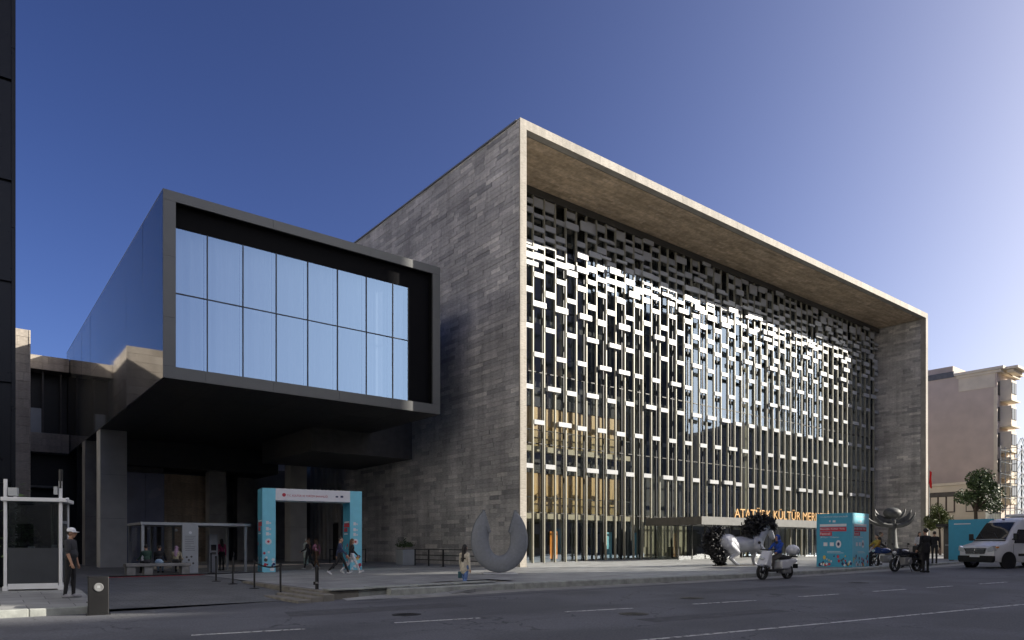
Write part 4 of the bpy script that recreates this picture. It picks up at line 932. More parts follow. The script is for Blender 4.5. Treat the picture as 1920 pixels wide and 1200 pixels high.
# balloon-flower bronze
fs_ = thing('flower_sculpture', 'dark bronze sculpture with disc head and upswept curved petals', 'sculpture', (33.2, -4.8, .3), R(-40))
S = 1.0
MB().lathe([(.0, 0), (.55, 0), (.52, .3), (.36, 1.0), (.30, 1.9), (.27, 2.4), (.30, 2.8), (.24, 3.1), (0, 3.2)], 16).build('trunk', M['bronze'], fs_, smooth=60)
MB().ell((0, 0, 3.42), (.66, .45, .42), 22, 14).build('disc_head', M['bronze'], fs_, smooth=True); MB().lathe([(.64, -.06), (.69, -.05), (.71, 0), (.69, .05), (.64, .06)], 28, axis='y').build('head_rim', M['bronze'], fs_, smooth=60).matrix_local = Matrix.Translation((0, 0, 3.42)) @ Matrix.Diagonal((1, 1, .62, 1))
def petal(sg, y0, reach, zlow, ztip, wd):
    m = MB(); n = 14; rows = []
    for i in range(n+1):
        t = i/n; a = R(-95+95*t); c = Vector((sg*(.12+reach*(.02+.98*math.sin(t*math.pi/2))), y0*(1+.5*t), zlow+(ztip-zlow)*(1-math.cos(t*math.pi/2))**1.1))
        nn = Vector((-sg*math.sin(t*math.pi/2), 0, math.cos(t*math.pi/2))); ww = wd*(1-t**2.6)*1.0+.012; th = .16*(1-.7*t)
        rows.append([c+nn*ww+Vector((0, -th*.3, 0)), c+nn*ww*.2+Vector((0, -th, 0)), c-nn*ww+Vector((0, -th*.3, 0)), c-nn*ww+Vector((0, th*.3, 0)), c+nn*ww*.2+Vector((0, th, 0)), c+nn*ww+Vector((0, th*.3, 0))])
    vs = [p for r in rows for p in r]; m._add(vs, [(i*6+k, i*6+(k+1) % 6, (i+1)*6+(k+1) % 6, (i+1)*6+k) for i in range(n) for k in range(6)]+[(5, 4, 3, 2, 1, 0), tuple(n*6+k for k in range(6))])
    m.build('petal', M['bronze'], fs_, smooth=50)
for sg in (-1, 1):
    petal(sg, -.25, 1.42, 2.45, 3.55, .17); petal(sg, -.05, 1.25, 2.72, 3.75, .22); petal(sg, .25, 1.05, 2.95, 3.85, .16); petal(sg, .45, 1.5, 2.5, 3.3, .15)

# ================================================================ bodies grown from tapered limbs into one skin
def body_mesh(prims, voxel, mats, name='body', smooth_it=2):
    """prims: ('cap', p0, p1, r0, r1, mat) or ('ell', centre, radii, mat[, rot]); returns ONE continuous mesh coloured by nearest limb"""
    m = MB()
    for p in prims:
        if p[0] == 'cap':
            a, b = Vector(p[1]), Vector(p[2]); n = 5; pts = []; rs_ = []; d = (b-a); L = max(d.length, 1e-4); d = d/L
            for i in range(4): t = i/4; pts.append(a-d*p[3]*math.cos(t*math.pi/2)); rs_.append(max(p[3]*math.sin(t*math.pi/2), .001))
            pts.append(a); rs_.append(p[3]); pts.append(b); rs_.append(p[4])
            for i in range(1, 5): t = i/4; pts.append(b+d*p[4]*math.sin(t*math.pi/2)); rs_.append(max(p[4]*math.cos(t*math.pi/2), .001))
            m.tube(pts, rs_, 12)
        else: m.ell(p[1], p[2], 16, 10, rot=p[4] if len(p) > 4 else None)
    me = m.mesh(name, mats); o = bpy.data.objects.new('tmp', me); col.objects.link(o)
    r = o.modifiers.new('r', 'REMESH'); r.mode = 'VOXEL'; r.voxel_size = voxel; r.use_smooth_shade = True
    if smooth_it: s = o.modifiers.new('s', 'SMOOTH'); s.iterations = smooth_it; s.factor = .5
    dg = bpy.context.evaluated_depsgraph_get(); out = bpy.data.meshes.new_from_object(o.evaluated_get(dg)); bpy.data.objects.remove(o); bpy.data.meshes.remove(me)
    out.name = name; out.materials.clear()
    for mt in mats: out.materials.append(mt)
    nf = len(out.polygons); c = np.zeros(nf*3); out.polygons.foreach_get('center', c); c = c.reshape(-1, 3); best = np.full(nf, 1e9); idx = np.zeros(nf, int)
    for p in prims:
        if p[0] == 'cap':
            a, b = np.array(p[1]), np.array(p[2]); ab = b-a; t = np.clip(((c-a)@ab)/max(ab@ab, 1e-9), 0, 1); d = np.linalg.norm(c-(a+t[:, None]*ab), axis=1)-(p[3]+(p[4]-p[3])*t); mi = p[5]
        else:
            q = c-np.array(p[1])
            if len(p) > 4: q = q@np.array(p[4])
            rr = np.array(p[2]); k = np.linalg.norm(q/rr, axis=1); d = (k-1)*rr.min(); mi = p[3]
        w_ = d < best; best[w_] = d[w_]; idx[w_] = mi
    out.polygons.foreach_set('material_index', idx.astype(np.int32)); out.polygons.foreach_set('use_smooth', np.ones(nf, bool)); out.update(); return out

CM = {}
def cloth(c, rough=.85):
    k = tuple(c)
    if k not in CM: CM[k] = mat('cloth %d' % len(CM), c, rough, 0, .22, 14, .25, 60)
    return CM[k]
SK = mat('skin', (.48, .28, .19), .55, 0, .06, 8); SK2 = mat('tan skin', (.38, .21, .135), .55, 0, .06, 8)
HB = mat('black hair', (.016, .012, .010), .5, 0, .2, 30, stretch=(8, 8, 1)); HBR = mat('brown hair', (.085, .042, .02), .5, 0, .25, 30, stretch=(8, 8, 1))
EYE = mat('dark eye', (.01, .008, .006), .2)

def person(label, loc, face, h=1.72, top=(.1, .1, .1), bottom=(.03, .03, .03), shoes=(.02, .02, .02), skin=SK, hair=HB, hairlen=0, sleeves='long', build=1.0,
           legs=((0, 0), (0, 0)), arms=((0, 8, 6), (0, 8, 6)), lean=0, seat=None, cap=None, hood=None, skirt=None, coat=None, bag=None, scarf=None, twist=0, headturn=0, voxel=.011, parent=None, group=None, female=False):
    s = h/1.75; P = []
    rt = thing('person', label, 'person', loc, R(face), group)
    TOP, BOT, SKN, SHO = 0, 1, 2, 3
    # pelvis height so the lower foot stands on the ground
    def leg_pts(side, a, k):
        hip = Vector((side*.088, 0, 0)); a, k = R(a), R(k)
        knee = hip+Vector((side*.01, math.sin(a), -math.cos(a)))*.43; an = knee+Vector((0, math.sin(a-k), -math.cos(a-k)))*.42
        return hip, knee, an
    LP = [leg_pts(sd, *legs[i]) for i, sd in enumerate((-1, 1))]
    pz = seat/s if seat is not None else .085-min(l[2].z for l in LP)
    off = Vector((0, 0, pz))
    hipw = 1.06 if female else 1.0
    for i, (hp, kn, an) in enumerate(LP):
        hp, kn, an = hp+off, kn+off, an+off; lk = legs[i]; pitch = R(lk[0]-lk[1]) if seat is None else 0
        if seat is not None or abs(lk[0]-lk[1]) < 12: pitch = 0
        P.append(('cap', hp, kn, .088*hipw*build, .058, BOT)); P.append(('cap', kn, an, .057, .042, BOT)); P.append(('ell', kn+(an-kn)*.3+Vector((0, -.012, 0)), (.054, .058, .12), BOT))
        toe = an+Vector((0, .16*math.cos(pitch), .16*math.sin(pitch)-.04)); heel = an+Vector((0, -.045, -.045)); P.append(('cap', heel, toe, .04, .035, SHO)); P.append(('cap', an, an+Vector((0, .03, -.03)), .042, .045, SHO))
    ln = Matrix.Rotation(-R(lean), 3, 'X') @ Matrix.Rotation(R(twist), 3, 'Z')
    T = lambda x, y, z: ln @ Vector((x, y, z))+off
    P.append(('ell', T(0, -.005, .03), (.155*hipw*build, .112*build, .115), BOT)); P.append(('ell', T(0, 0, .17), (.145*build*(.92 if female else 1), .1*build, .14), TOP, )); P.append(('ell', T(0, .0, .36), (.168*build, .112*build, .17), TOP))
    if build > 1.05: P.append(('ell', T(0, .05, .15), (.135*build, .105*build, .13), TOP))
    P.append(('cap', T(-.135, -.005, .455), T(.135, -.005, .455), .062, .062, TOP)); P.append(('cap', T(0, -.005, .47), T(0, .012, .57), .056, .05, SKN))
    hc = T(0, .025, .665); hr = Matrix.Rotation(R(headturn), 3, 'Z') @ ln
    HP = lambda x, y, z: hc+hr @ Vector((x, y, z))
    P.append(('ell', HP(0, -.008, .02), (.076, .095, .098), SKN, hr)); P.append(('cap', HP(0, .03, -.02), HP(0, .045, -.075), .06, .036, SKN)); P.append(('cap', HP(0, .09, .015), HP(0, .108, -.022), .011, .016, SKN))
    for sd in (-1, 1): P.append(('ell', HP(sd*.078, -.005, -.005), (.012, .022, .03), SKN, hr)); P.append(('cap', HP(sd*.02, .088, -.05), HP(0, .094, -.05), .008, .009, SKN))
    hands = []
    for i, sd in enumerate((-1, 1)):
        sw, out_, el = [R(v) for v in arms[i]]
        shd = T(sd*.185, -.005, .45); d1 = ln @ Vector((sd*math.sin(out_), math.sin(sw)*math.cos(out_), -math.cos(sw)*math.cos(out_))); elb = shd+d1*.285
        d2 = ln @ Vector((sd*math.sin(out_)*.4, math.sin(sw+el), -math.cos(sw+el))); d2.normalize(); wr = elb+d2*.245
        P.append(('cap', shd, elb, .052*build, .042, TOP)); sl = SKN if sleeves == 'short' else TOP
        if sleeves == 'short': P.append(('cap', shd, shd+d1*.2, .062*build, .06*build, TOP))
        P.append(('cap', elb, wr, .041 if sl == SKN else .047, .029 if sl == SKN else .038, sl))
        side_v = Vector((sd, 0, 0)); fw = d2.cross(side_v).normalized()*sd
        P.append(('cap', wr, wr+d2*.075, .027, .032, SKN))
        for q in range(4):
            b0 = wr+d2*.085+fw*(-.027+.018*q); l = (.062, .072, .068, .052)[q]; P.append(('cap', b0, b0+d2*l*.55, .0095, .009, SKN)); b1 = b0+d2*l*.55; P.append(('cap', b1, b1+(d2*.8-side_v*.5)*l*.5, .009, .0075, SKN))
        b0 = wr+d2*.03+fw*.028; P.append(('cap', b0, b0+(d2*.6+fw*.7-side_v*.25)*.055, .0115, .009, SKN)); hands.append(wr+d2*.1)
    if coat:      # coat / tunic skirt hanging from the waist
        P.append(('cap', T(0, 0, .1), T(0, 0, .1)+Vector((0, 0, -coat[0])), .15*build, coat[1], TOP))
    if skirt: P.append(('cap', T(0, 0, 0), Vector((0, 0, .12)), .15, skirt, BOT))
    if hood: 
        P.append(('ell', HP(0, -.03, .02), (.098, .105, .125), TOP, hr)); P.append(('ell', HP(0, -.06, -.12), (.12, .1, .08), TOP, hr))
    mats = [cloth(top), cloth(bottom), skin, cloth(shoes)]
    prims = []
    for p in P:
        q = list(p)
        if q[0] == 'cap': q[1] = Vector(q[1])*s; q[2] = Vector(q[2])*s; q[3] *= s; q[4] *= s
        else: q[1] = Vector(q[1])*s; q[2] = tuple(v*s for v in q[2])
        prims.append(tuple(q))
    bo = link('body', body_mesh(prims, voxel, mats), rt)
    V = lambda p: Vector(p)*s
    if scarf:
        pr = [('ell', V(HP(0, -.018, .025)), (.095*s, .108*s, .122*s), 0, hr), ('cap', V(HP(0, -.03, -.06)), V(T(0, -.01, .47)), .085*s, .12*s, 0), ('cap', V(HP(0, -.07, -.1)), V(T(0, -.1, .3)), .07*s, .07*s, 0)]
        link('headscarf', body_mesh(pr, voxel, [cloth(scarf)], 'headscarf'), rt)
    elif not hood:
        pr = [('ell', V(HP(0, -.024, .04)), (.086*s, .094*s, .098*s), 0, hr)]
        if hairlen: pr += [('cap', V(HP(0, -.075, .0)), V(T(0, -.115, .56-hairlen)), .07*s, .05*s, 0), ('cap', V(HP(-.06, -.03, -.02)), V(T(-.08, -.07, .5-hairlen*.6)), .04*s, .03*s, 0), ('cap', V(HP(.06, -.03, -.02)), V(T(.08, -.07, .5-hairlen*.6)), .04*s, .03*s, 0)]
        link('hair', body_mesh(pr, voxel, [hair], 'hair'), rt)
    for sd in (-1, 1): m = MB(); m.ell(V(HP(sd*.03, .078, .018)), (.011*s, .008*s, .007*s), 8, 5); m.build('eye', EYE, rt, smooth=True)
    if cap:
        m = MB(); n = 16
        prof = [(.0, .118), (.04, .114), (.07, .095), (.088, .06), (.093, .025), (.092, .012)]
        for r_, z_ in prof:
            for k in range(n):
                a = 2*math.pi*k/n; m.v.append(tuple(V(HP(r_*math.cos(a), -.008+r_*1.12*math.sin(a), z_+.03)))); m.t.append(.5)
        for i in range(len(prof)-1):
            for k in range(n): m.f.append((i*n+k, i*n+(k+1) % n, (i+1)*n+(k+1) % n, (i+1)*n+k)); m.m.append(0)
        b = len(m.v); nb = 10
        for i in range(nb+1):
            a = math.pi*(.12+.76*i/nb); m.v.append(tuple(V(HP(.09*math.cos(a), -.008+.1*math.sin(a), .045)))); m.v.append(tuple(V(HP(.098*math.cos(a), -.008+.185*math.sin(a), .032)))); m.t += [.5, .5]
        for i in range(nb): m.f.append((b+2*i, b+2*i+1, b+2*i+3, b+2*i+2)); m.m.append(0)
        o = m.build('cap', cloth(cap), rt, smooth=50); md = o.modifiers.new('t', 'SOLIDIFY'); md.thickness = .006
    if bag:
        c, bc_, sz = bag; m = MB(); p = V(hands[c] if isinstance(c, int) else T(*c)); m.cbox(p+Vector((0, 0, -sz[2]*.5-.02 if isinstance(c, int) else 0)), sz)
        o = m.build('bag', cloth(bc_), rt, bevel=.03)
    return rt

WALK = dict(legs=((28, 6), (-24, 22)), arms=((-24, 6, 18), (24, 6, 20)))
WALK2 = dict(legs=((-22, 26), (27, 4)), arms=((20, 6, 22), (-22, 6, 14)))
# camera-right direction is about -38 deg from X; face angle is measured from +Y counter-clockwise
person('guard in white cap and dark polo shirt standing beside the white booth', (-21.45, -7.5, -.155), -118, 1.88, top=(.035, .036, .042), bottom=(.012, .012, .014), shoes=(.25, .25, .27), skin=SK2, sleeves='short', build=1.12, arms=((4, 5, 10), (6, 6, 14)), legs=((4, 4), (-4, 4)), cap=(.74, .75, .78), voxel=.009)
person('man in navy top and black trousers striding through the arch', (-10.3, .1, -.06), -118, 1.78, top=(.03, .042, .10), bottom=(.014, .014, .016), shoes=(.6, .6, .62), **WALK)
person('woman in black top and white trousers walking beside the striding man', (-9.55, .45, -.05), -112, 1.70, top=(.02, .02, .022), bottom=(.62, .62, .65), shoes=(.65, .65, .65), hair=HBR, hairlen=.3, female=True, **WALK2)
person('woman in pale mint coat and headscarf standing beyond the arch', (-6.25, 14.0, 0), 120, 1.66, top=(.58, .62, .56), bottom=(.30, .40, .36), shoes=(.6, .6, .58), coat=(.45, .19), scarf=(.62, .66, .62), female=True, skirt=.17, voxel=.014)
person('woman with long tan hair in black clothes beneath the arch', (-9.0, 6.9, -.05), 35, 1.70, top=(.02, .018, .018), bottom=(.013, .013, .013), shoes=(.5, .5, .5), hair=HBR, hairlen=.32, female=True, arms=((10, 12, 55), (-14, 8, 20)), legs=((14, 4), (-14, 16)), voxel=.014)
person('woman in pink top and brown trousers beneath the arch', (-8.35, 7.4, -.04), 28, 1.68, top=(.55, .24, .33), bottom=(.13, .075, .045), shoes=(.6, .58, .56), hair=HBR, hairlen=.3, female=True, legs=((-12, 16), (16, 4)), arms=((14, 10, 25), (-12, 14, 30)), voxel=.014)
person('woman in cream jacket and jeans seen behind the low wall', (-9.88, -9.15, -.42), -75, 1.72, top=(.55, .50, .40), bottom=(.12, .20, .42), shoes=(.3, .3, .3), hair=HB, hairlen=.34, female=True, coat=(.2, .175), arms=((8, 14, 12), (-8, 12, 12)), legs=((10, 4), (-8, 8)), bag=(0, (.05, .13, .16), (.1, .3, .24)))
SEAT = dict(seat=.62, legs=((88, 88), (88, 84)))
person('man in dark green shirt sitting at the left of the shelter bench', (-17.1, 5.45, -.13), 10, 1.74, top=(.03, .07, .05), bottom=(.03, .03, .035), arms=((38, 6, 40), (30, 6, 50)), lean=8, voxel=.014, **SEAT)
person('person in black sitting with pale blue jeans on the shelter bench', (-16.6, 5.5, -.13), -20, 1.72, top=(.016, .016, .018), bottom=(.35, .48, .62), arms=((35, 6, 45), (40, 8, 35)), lean=14, voxel=.014, **SEAT)
person('person in beige coat and mauve headscarf sitting near the grey totem', (-15.9, 5.45, -.13), -25, 1.62, top=(.33, .29, .20), bottom=(.02, .02, .02), scarf=(.36, .24, .33), arms=((30, 6, 60), (30, 6, 60)), lean=10, voxel=.014, female=True, **SEAT)
person('person in white top and pale jeans standing right of the totem', (-14.35, 8.6, -.13), 20, 1.74, top=(.70, .71, .74), bottom=(.42, .48, .56), shoes=(.5, .42, .38), sleeves='short', lean=6, voxel=.014)
person('person in magenta jacket standing behind the ticket machine', (-12.75, 9.4, -.1), 15, 1.70, top=(.30, .03, .10), bottom=(.012, .012, .012), hairlen=.2, voxel=.014, female=True)
person('man in black suit standing on the road facing the hall', (9.7, -16.4, .04), -30, 1.97, top=(.012, .012, .014), bottom=(.012, .012, .014), arms=((-8, 16, 40), (4, 16, 60)), legs=((0, 0), (0, 0)), coat=(.16, .175), build=1.08)
person('woman in white blouse and black trousers near the van nose', (16.6, -13.4, .26), 140, 1.72, top=(.62, .6, .6), bottom=(.014, .014, .016), hairlen=.2, sleeves='short', female=True, voxel=.014)
person('person in black with bag waiting between suited man and van', (17.2, -13.9, .27), -60, 1.74, top=(.016, .016, .018), bottom=(.022, .022, .025), bag=(1, (.3, .2, .15), (.12, .28, .22)), voxel=.014)
person('person in long black cloak sitting on the plaza by the blue cube', (9.3, -9.6, .17), -150, 1.70, top=(.012, .012, .014), bottom=(.012, .012, .014), scarf=(.5, .46, .55), seat=.38, legs=((75, 60), (70, 60)), skirt=.42, arms=((25, 8, 40), (30, 8, 40)), coat=(.2, .3), voxel=.016)
person('person in white shirt crouching at the right of the blue cube', (15.6, -11.6, .25), 60, 1.72, top=(.62, .6, .68), bottom=(.02, .02, .024), seat=.42, legs=((80, 80), (60, 100)), arms=((50, 6, 20), (50, 6, 20)), lean=20, voxel=.014)

# ================================================================ horse sculpture: silver body, black strip mane and tail
hs_ = thing('horse_sculpture', 'big silver horse sculpture with bushy black mane and tail', 'sculpture', (8.9, -7.6, .15), R(-22))
P = []
def C(a, b, r0, r1): P.append(('cap', Vector(a), Vector(b), r0, r1, 0))
P += [('ell', Vector((-.82, 0, 1.2)), (.60, .50, .50), 0), ('ell', Vector((.05, 0, 1.13)), (.95, .44, .43), 0), ('ell', Vector((.85, 0, 1.18)), (.50, .44, .48), 0), ('ell', Vector((-.95, 0, 1.38)), (.48, .42, .32), 0), ('ell', Vector((-.62, .25, .98)), (.42, .22, .40), 0), ('ell', Vector((-.62, -.25, .98)), (.42, .22, .40), 0)]
C((1.0, 0, 1.35), (1.38, 0, 1.85), .38, .27); C((1.38, 0, 1.85), (1.55, 0, 2.1), .27, .23)
C((1.5, 0, 2.12), (1.86, 0, 1.8), .21, .15); C((1.86, 0, 1.8), (2.0, 0, 1.5), .14, .115); C((1.74, .0, 1.92), (1.9, 0, 1.56), .15, .11)
for sd in (-1, 1): C((1.46, sd*.1, 2.25), (1.42, sd*.15, 2.45), .07, .025)
def leg(pts, rs_):
    for a, b, r0, r1 in zip(pts, pts[1:], rs_, rs_[1:]): C(a, b, r0, r1)
leg([(-.85, .26, 1.05), (-.5, .28, .72), (-.95, .28, .44), (-.85, .28, .14), (-.74, .28, .07)], [.30, .19, .11, .085, .11])
leg([(-.85, -.26, 1.05), (-.42, -.28, .72), (-.78, -.28, .42), (-.5, -.28, .14), (-.38, -.28, .07)], [.30, .19, .11, .085, .11])
leg([(.9, .24, 1.0), (1.0, .25, .62), (.95, .25, .38), (1.0, .25, .12), (1.08, .25, .07)], [.25, .15, .10, .08, .10])
leg([(.9, -.24, 1.0), (1.28, -.25, .74), (1.12, -.25, .46), (.95, -.25, .2), (.96, -.25, .12)], [.25, .15, .10, .08, .10])
link('body', body_mesh(P, .03, [M['horse']], 'body', 3), hs_)
rh = random.Random(4)
def frizz(centre, n, lens, wid):
    m = MB()
    for _ in range(n):
        p = Vector(centre(rh)); d = Vector((rh.gauss(0, 1), rh.gauss(0, 1), rh.gauss(0, 1))).normalized(); e = d.cross(Vector((rh.gauss(0, 1), rh.gauss(0, 1), rh.gauss(0, 1)))).normalized(); k = rh.uniform(.5, 1.2)*lens; c = d.cross(e)
        pts = [p+d*k*t+c*k*.5*math.sin(t*3.0) for t in (0, .33, .66, 1)]
        for a, b in zip(pts, pts[1:]): m.quad(a-e*wid, b-e*wid, b+e*wid, a+e*wid)
    return m
def arc_cloud(pts, rads):
    def f(r):
        i = r.randrange(len(pts)-1); t = r.random(); a, b = Vector(pts[i]), Vector(pts[i+1]); q = a.lerp(b, t); rr = lerp(rads[i], rads[i+1], t)
        u = Vector((r.gauss(0, 1), r.gauss(0, 1)*.7, r.gauss(0, 1))).normalized()*rr*(r.random()**.4); return q+u
    return f
frizz(arc_cloud([(.55, 0, 1.75), (.75, 0, 2.15), (1.15, 0, 2.35), (1.7, 0, 2.3), (2.0, 0, 2.1)], [.40, .50, .44, .28, .12]), 1900, .26, .035).build('mane', M['horsehair'], hs_)
frizz(arc_cloud([(-1.3, 0, 1.85), (-1.6, 0, 1.65), (-1.75, 0, 1.2), (-1.6, 0, .85), (-1.35, 0, .5), (-1.2, 0, .2)], [.2, .36, .46, .42, .28, .12]), 1800, .26, .035).build('tail', M['horsehair'], hs_)
solid('saddle', M['dark'], hs_, (.1, .55, -.2, .2, 1.52, 1.6), bevel=.03)
solid('base_plate', M['dark'], hs_, (-1.4, 1.4, -.5, .5, 0, .04), bevel=.01)

# ================================================================ vehicles
def wheel(parent, x, y, r, wdt, spokes=5, disc=True):
    t = MB(); a = r*.17
    prof = [(r-a*1.5, -wdt*.42), (r-a*.5, -wdt*.5), (r, -wdt*.3), (r, wdt*.3), (r-a*.5, wdt*.5), (r-a*1.5, wdt*.42), (r-a*1.5, -wdt*.42)]
    t.lathe(prof, 28, axis='x'); w_ = t.build('wheel', M['rubber'], parent, smooth=50); w_.location = (x, y, r)
    m = MB(); m.lathe([(r-a*1.45, -wdt*.42), (r-a*1.45, wdt*.42)], 24, axis='x')
    if disc: m.lathe([(0, -wdt*.3), (r*.3, -wdt*.32), (r*.78, -wdt*.22), (r*.8, -wdt*.4)], 24, axis='x'); m.lathe([(0, wdt*.3), (r*.3, wdt*.32), (r*.78, wdt*.22), (r*.8, wdt*.4)], 24, axis='x')
    for k in range(spokes):
        a_ = 2*math.pi*k/spokes; d = Vector((0, math.cos(a_), math.sin(a_))); m.tube([d*.03, d*(r-a*1.4)], [.022, .016], 6)
    m.lathe([(.0, -wdt*.45), (.05, -wdt*.45), (.05, wdt*.45), (0, wdt*.45)], 12, axis='x'); m.build('rim', M['chrome'] if disc else M['black'], w_, smooth=50); return w_

# white van, nose to +Y in its own frame
vn = thing('white_van', 'white high-roofed passenger van driving towards the camera', 'van', (15.05, -16.55, .12), math.atan2(.93, .36)+R(0))
# stations: y (from nose backwards), half width, sill z, roof z, tumblehome
ST = [(0, .80, .42, .98, .02), (-.06, .90, .36, 1.06, .03), (-.3, .955, .32, 1.16, .05), (-.85, .985, .30, 1.30, .08), (-1.0, .99, .30, 1.46, .10), (-1.35, .99, .30, 1.93, .14), (-1.62, .99, .30, 2.22, .16), (-1.95, .99, .30, 2.40, .16), (-2.5, .99, .30, 2.50, .15), (-4.0, .99, .30, 2.54, .15), (-5.6, .99, .30, 2.52, .15), (-5.9, .97, .32, 2.46, .17), (-5.98, .92, .36, 2.38, .2)]
def sec(st):
    y, w_, z0, z1, tb = st; beltz = min(1.12, z1-.12); h = z1-beltz
    half = [(w_*.94, z0), (w_, z0+.14), (w_*1.0, (z0+beltz)/2), (w_*.995, beltz), (w_-tb*.45, beltz+h*.5), (w_-tb*.9, z1-min(.14, h*.35)), (w_-tb*1.0-.07, z1-.035), (w_*.55, z1-.0), (0, z1+.012)]
    return [(x, y, z) for x, z in half]+[(-x, y, z) for x, z in half[-2::-1]]
rows = [sec(s_) for s_ in ST]; n = len(rows[0]); m = MB()
m._add([p for r_ in rows for p in r_], [(i*n+k, i*n+k+1, (i+1)*n+k+1, (i+1)*n+k) for i in range(len(rows)-1) for k in range(n-1)]+[tuple(range(n)), tuple((len(rows)-1)*n+k for k in range(n))]+[(i*n, (i+1)*n, (i+1)*n+n-1, i*n+n-1) for i in range(len(rows)-1)])
vb = m.build('body', M['whitepaint'], vn, smooth=40)
def roofz(y):
    for (a, *_, ), (b, *_2) in zip([(s_[0], s_) for s_ in ST], [(s_[0], s_) for s_ in ST][1:]): pass
    for p, q in zip(ST, ST[1:]):
        if q[0] <= y <= p[0]: t = (y-p[0])/(q[0]-p[0]); return lerp(p[3], q[3], t), lerp(p[1], q[1], t), lerp(p[4], q[4], t)
    return ST[-1][3], ST[-1][1], ST[-1][4]
# windscreen: a curved sheet just proud of the body
m = MB(); ns = 8; ny_ = 6; g = []
for j in range(ny_+1):
    y = lerp(-.95, -1.63, j/ny_); z, w_, tb = roofz(y); hw = w_-tb-.10
    for i in range(ns+1): u = lerp(-1, 1, i/ns); g.append((u*hw, y+.012-.0*abs(u), z+.022-.035*max(0, abs(u)-.6)))
m._add(g, [(j*(ns+1)+i, j*(ns+1)+i+1, (j+1)*(ns+1)+i+1, (j+1)*(ns+1)+i) for j in range(ny_) for i in range(ns)]); ws = m.build('windscreen', M['windscreen'], vn, smooth=60)
for sx in (-.4, .35): MB().tube([(sx, -.93, 1.44), (sx+.35, -1.15, 1.74)], .012, 6).build('wiper', M['black'], ws)
solid('cowl', M['black'], vn, (-.8, .8, -.96, -.86, 1.34, 1.39))
def side_win(y0, y1, z0, z1, name='side_window', slant=0):
    for sd in (-1, 1):
        pts = [(y0, z0), (y1, z0), (y1, z1), (y0-slant, z1)]; m = MB(); v = []
        for y, z in pts:
            zt_, w_, tb = roofz(y); bz = 1.12; h = zt_-bz; f = clip((z-bz)/max(h, .1), 0, 1); x = (w_*.995 if f == 0 else lerp(w_*.995, w_-tb*.9, min(1, f*1.05)))+.012; v.append((sd*x, y, z))
        m._add(v+[(p[0]-sd*.03, p[1], p[2]) for p in v], [(0, 1, 2, 3), (7, 6, 5, 4), (0, 4, 5, 1), (1, 5, 6, 2), (2, 6, 7, 3), (3, 7, 4, 0)]); m.build(name, M['windscreen'], vn)
side_win(-1.25, -2.05, 1.22, 1.88, slant=.35); side_win(-2.25, -3.45, 1.22, 2.0); side_win(-3.55, -4.6, 1.22, 2.0); side_win(-4.7, -5.6, 1.22, 2.0)
m = MB(); m.prism([(-.86, .30), (.86, .30), (.93, .40), (.93, .62), (-.93, .62), (-.93, .40)], -.12, .055, 'y'); m.build('bumper', M['rubber'], vn, bevel=.03); solid('lower_grille', M['black'], vn, (-.6, .6, .056, .065, .4, .54))
gr_ = MB().prism([(-.56, .94), (-.47, .74), (.47, .74), (.56, .94)], .0, .035, 'y').build('grille', M['black'], vn)
MB().tube([(-.58, .03, .97), (-.49, .035, .72), (.49, .035, .72), (.58, .03, .97), (-.58, .03, .97)], .022, 6).build('grille_surround', M['chrome'], gr_)
for z in (.79, .85, .91): solid('grille_bar', M['midgrey'], gr_, (-.46, .46, .036, .045, z-.012, z+.012))
m = MB(); m.lathe([(.085, .047), (.1, .05), (.1, .06), (.085, .06), (.085, .047)], 24, c=(0, 0, .85), axis='y')
for k in range(3): a = R(90+120*k); m.tube([(0, .055, .85), (.088*math.cos(a), .055, .85+.088*math.sin(a))], [.016, .005], 6)
m.build('emblem', M['chrome'], gr_)
for sd in (-1, 1):
    MB().prism([(sd*.60, .98), (sd*.90, 1.10), (sd*.93, .86), (sd*.62, .78)], -.2, .012, 'y').build('headlight', M['lamp'], vn, bevel=.02); solid('indicator', M['orange'], vn, *( [(.9, .965, -.3, -.16, .98, 1.06)] if sd > 0 else [(-.965, -.9, -.3, -.16, .98, 1.06)]))
    mo = thing('x', None, None); mo.name = 'mirror'; mo.parent = vn; MB().cbox((sd*1.16, -1.12, 1.52), (.2, .12, .34)).build('mirror_shell', M['black'], mo, bevel=.03); MB().tube([(sd*.98, -1.12, 1.4), (sd*1.1, -1.12, 1.45)], .03, 8).build('mirror_arm', M['black'], mo)
    MB().cbox((sd*1.0, -3.1, .66), (.03, 3.2, .12)).build('side_moulding', M['rubber'], vn); solid('door_handle', M['black'], vn, *([(.99, 1.03, -2.15, -1.98, 1.08, 1.12)] if sd > 0 else [(-1.03, -.99, -2.15, -1.98, 1.08, 1.12)]))
    for y in (-.88, -4.75):
        m = MB(); m.lathe([(0, 0), (.46, 0), (.46, .02), (0, .02)], 24, axis='x'); o = m.build('wheel_arch', M['black'], vn); o.location = (sd*.985-(.0 if sd > 0 else .02), y, .36); wheel(vn, sd*.88, y, .35, .22)
    for y in (-1.18, -2.12, -3.5): solid('door_seam', M['midgrey'], vn, *([(.99, 1.0, y-.006, y+.006, .45, 1.2)] if sd > 0 else [(-1.0, -.99, y-.006, y+.006, .45, 1.2)]))
solid('roof_marker', M['black'], vn, (-.06, .06, -1.83, -1.78, 2.36, 2.42)); solid('roof_rack_pod', M['white'], vn, (-.5, .5, -3.6, -2.5, 2.53, 2.66), bevel=.05); solid('number_plate', M['printwhite'], vn, (-.26, .26, .056, .07, .55, .66))

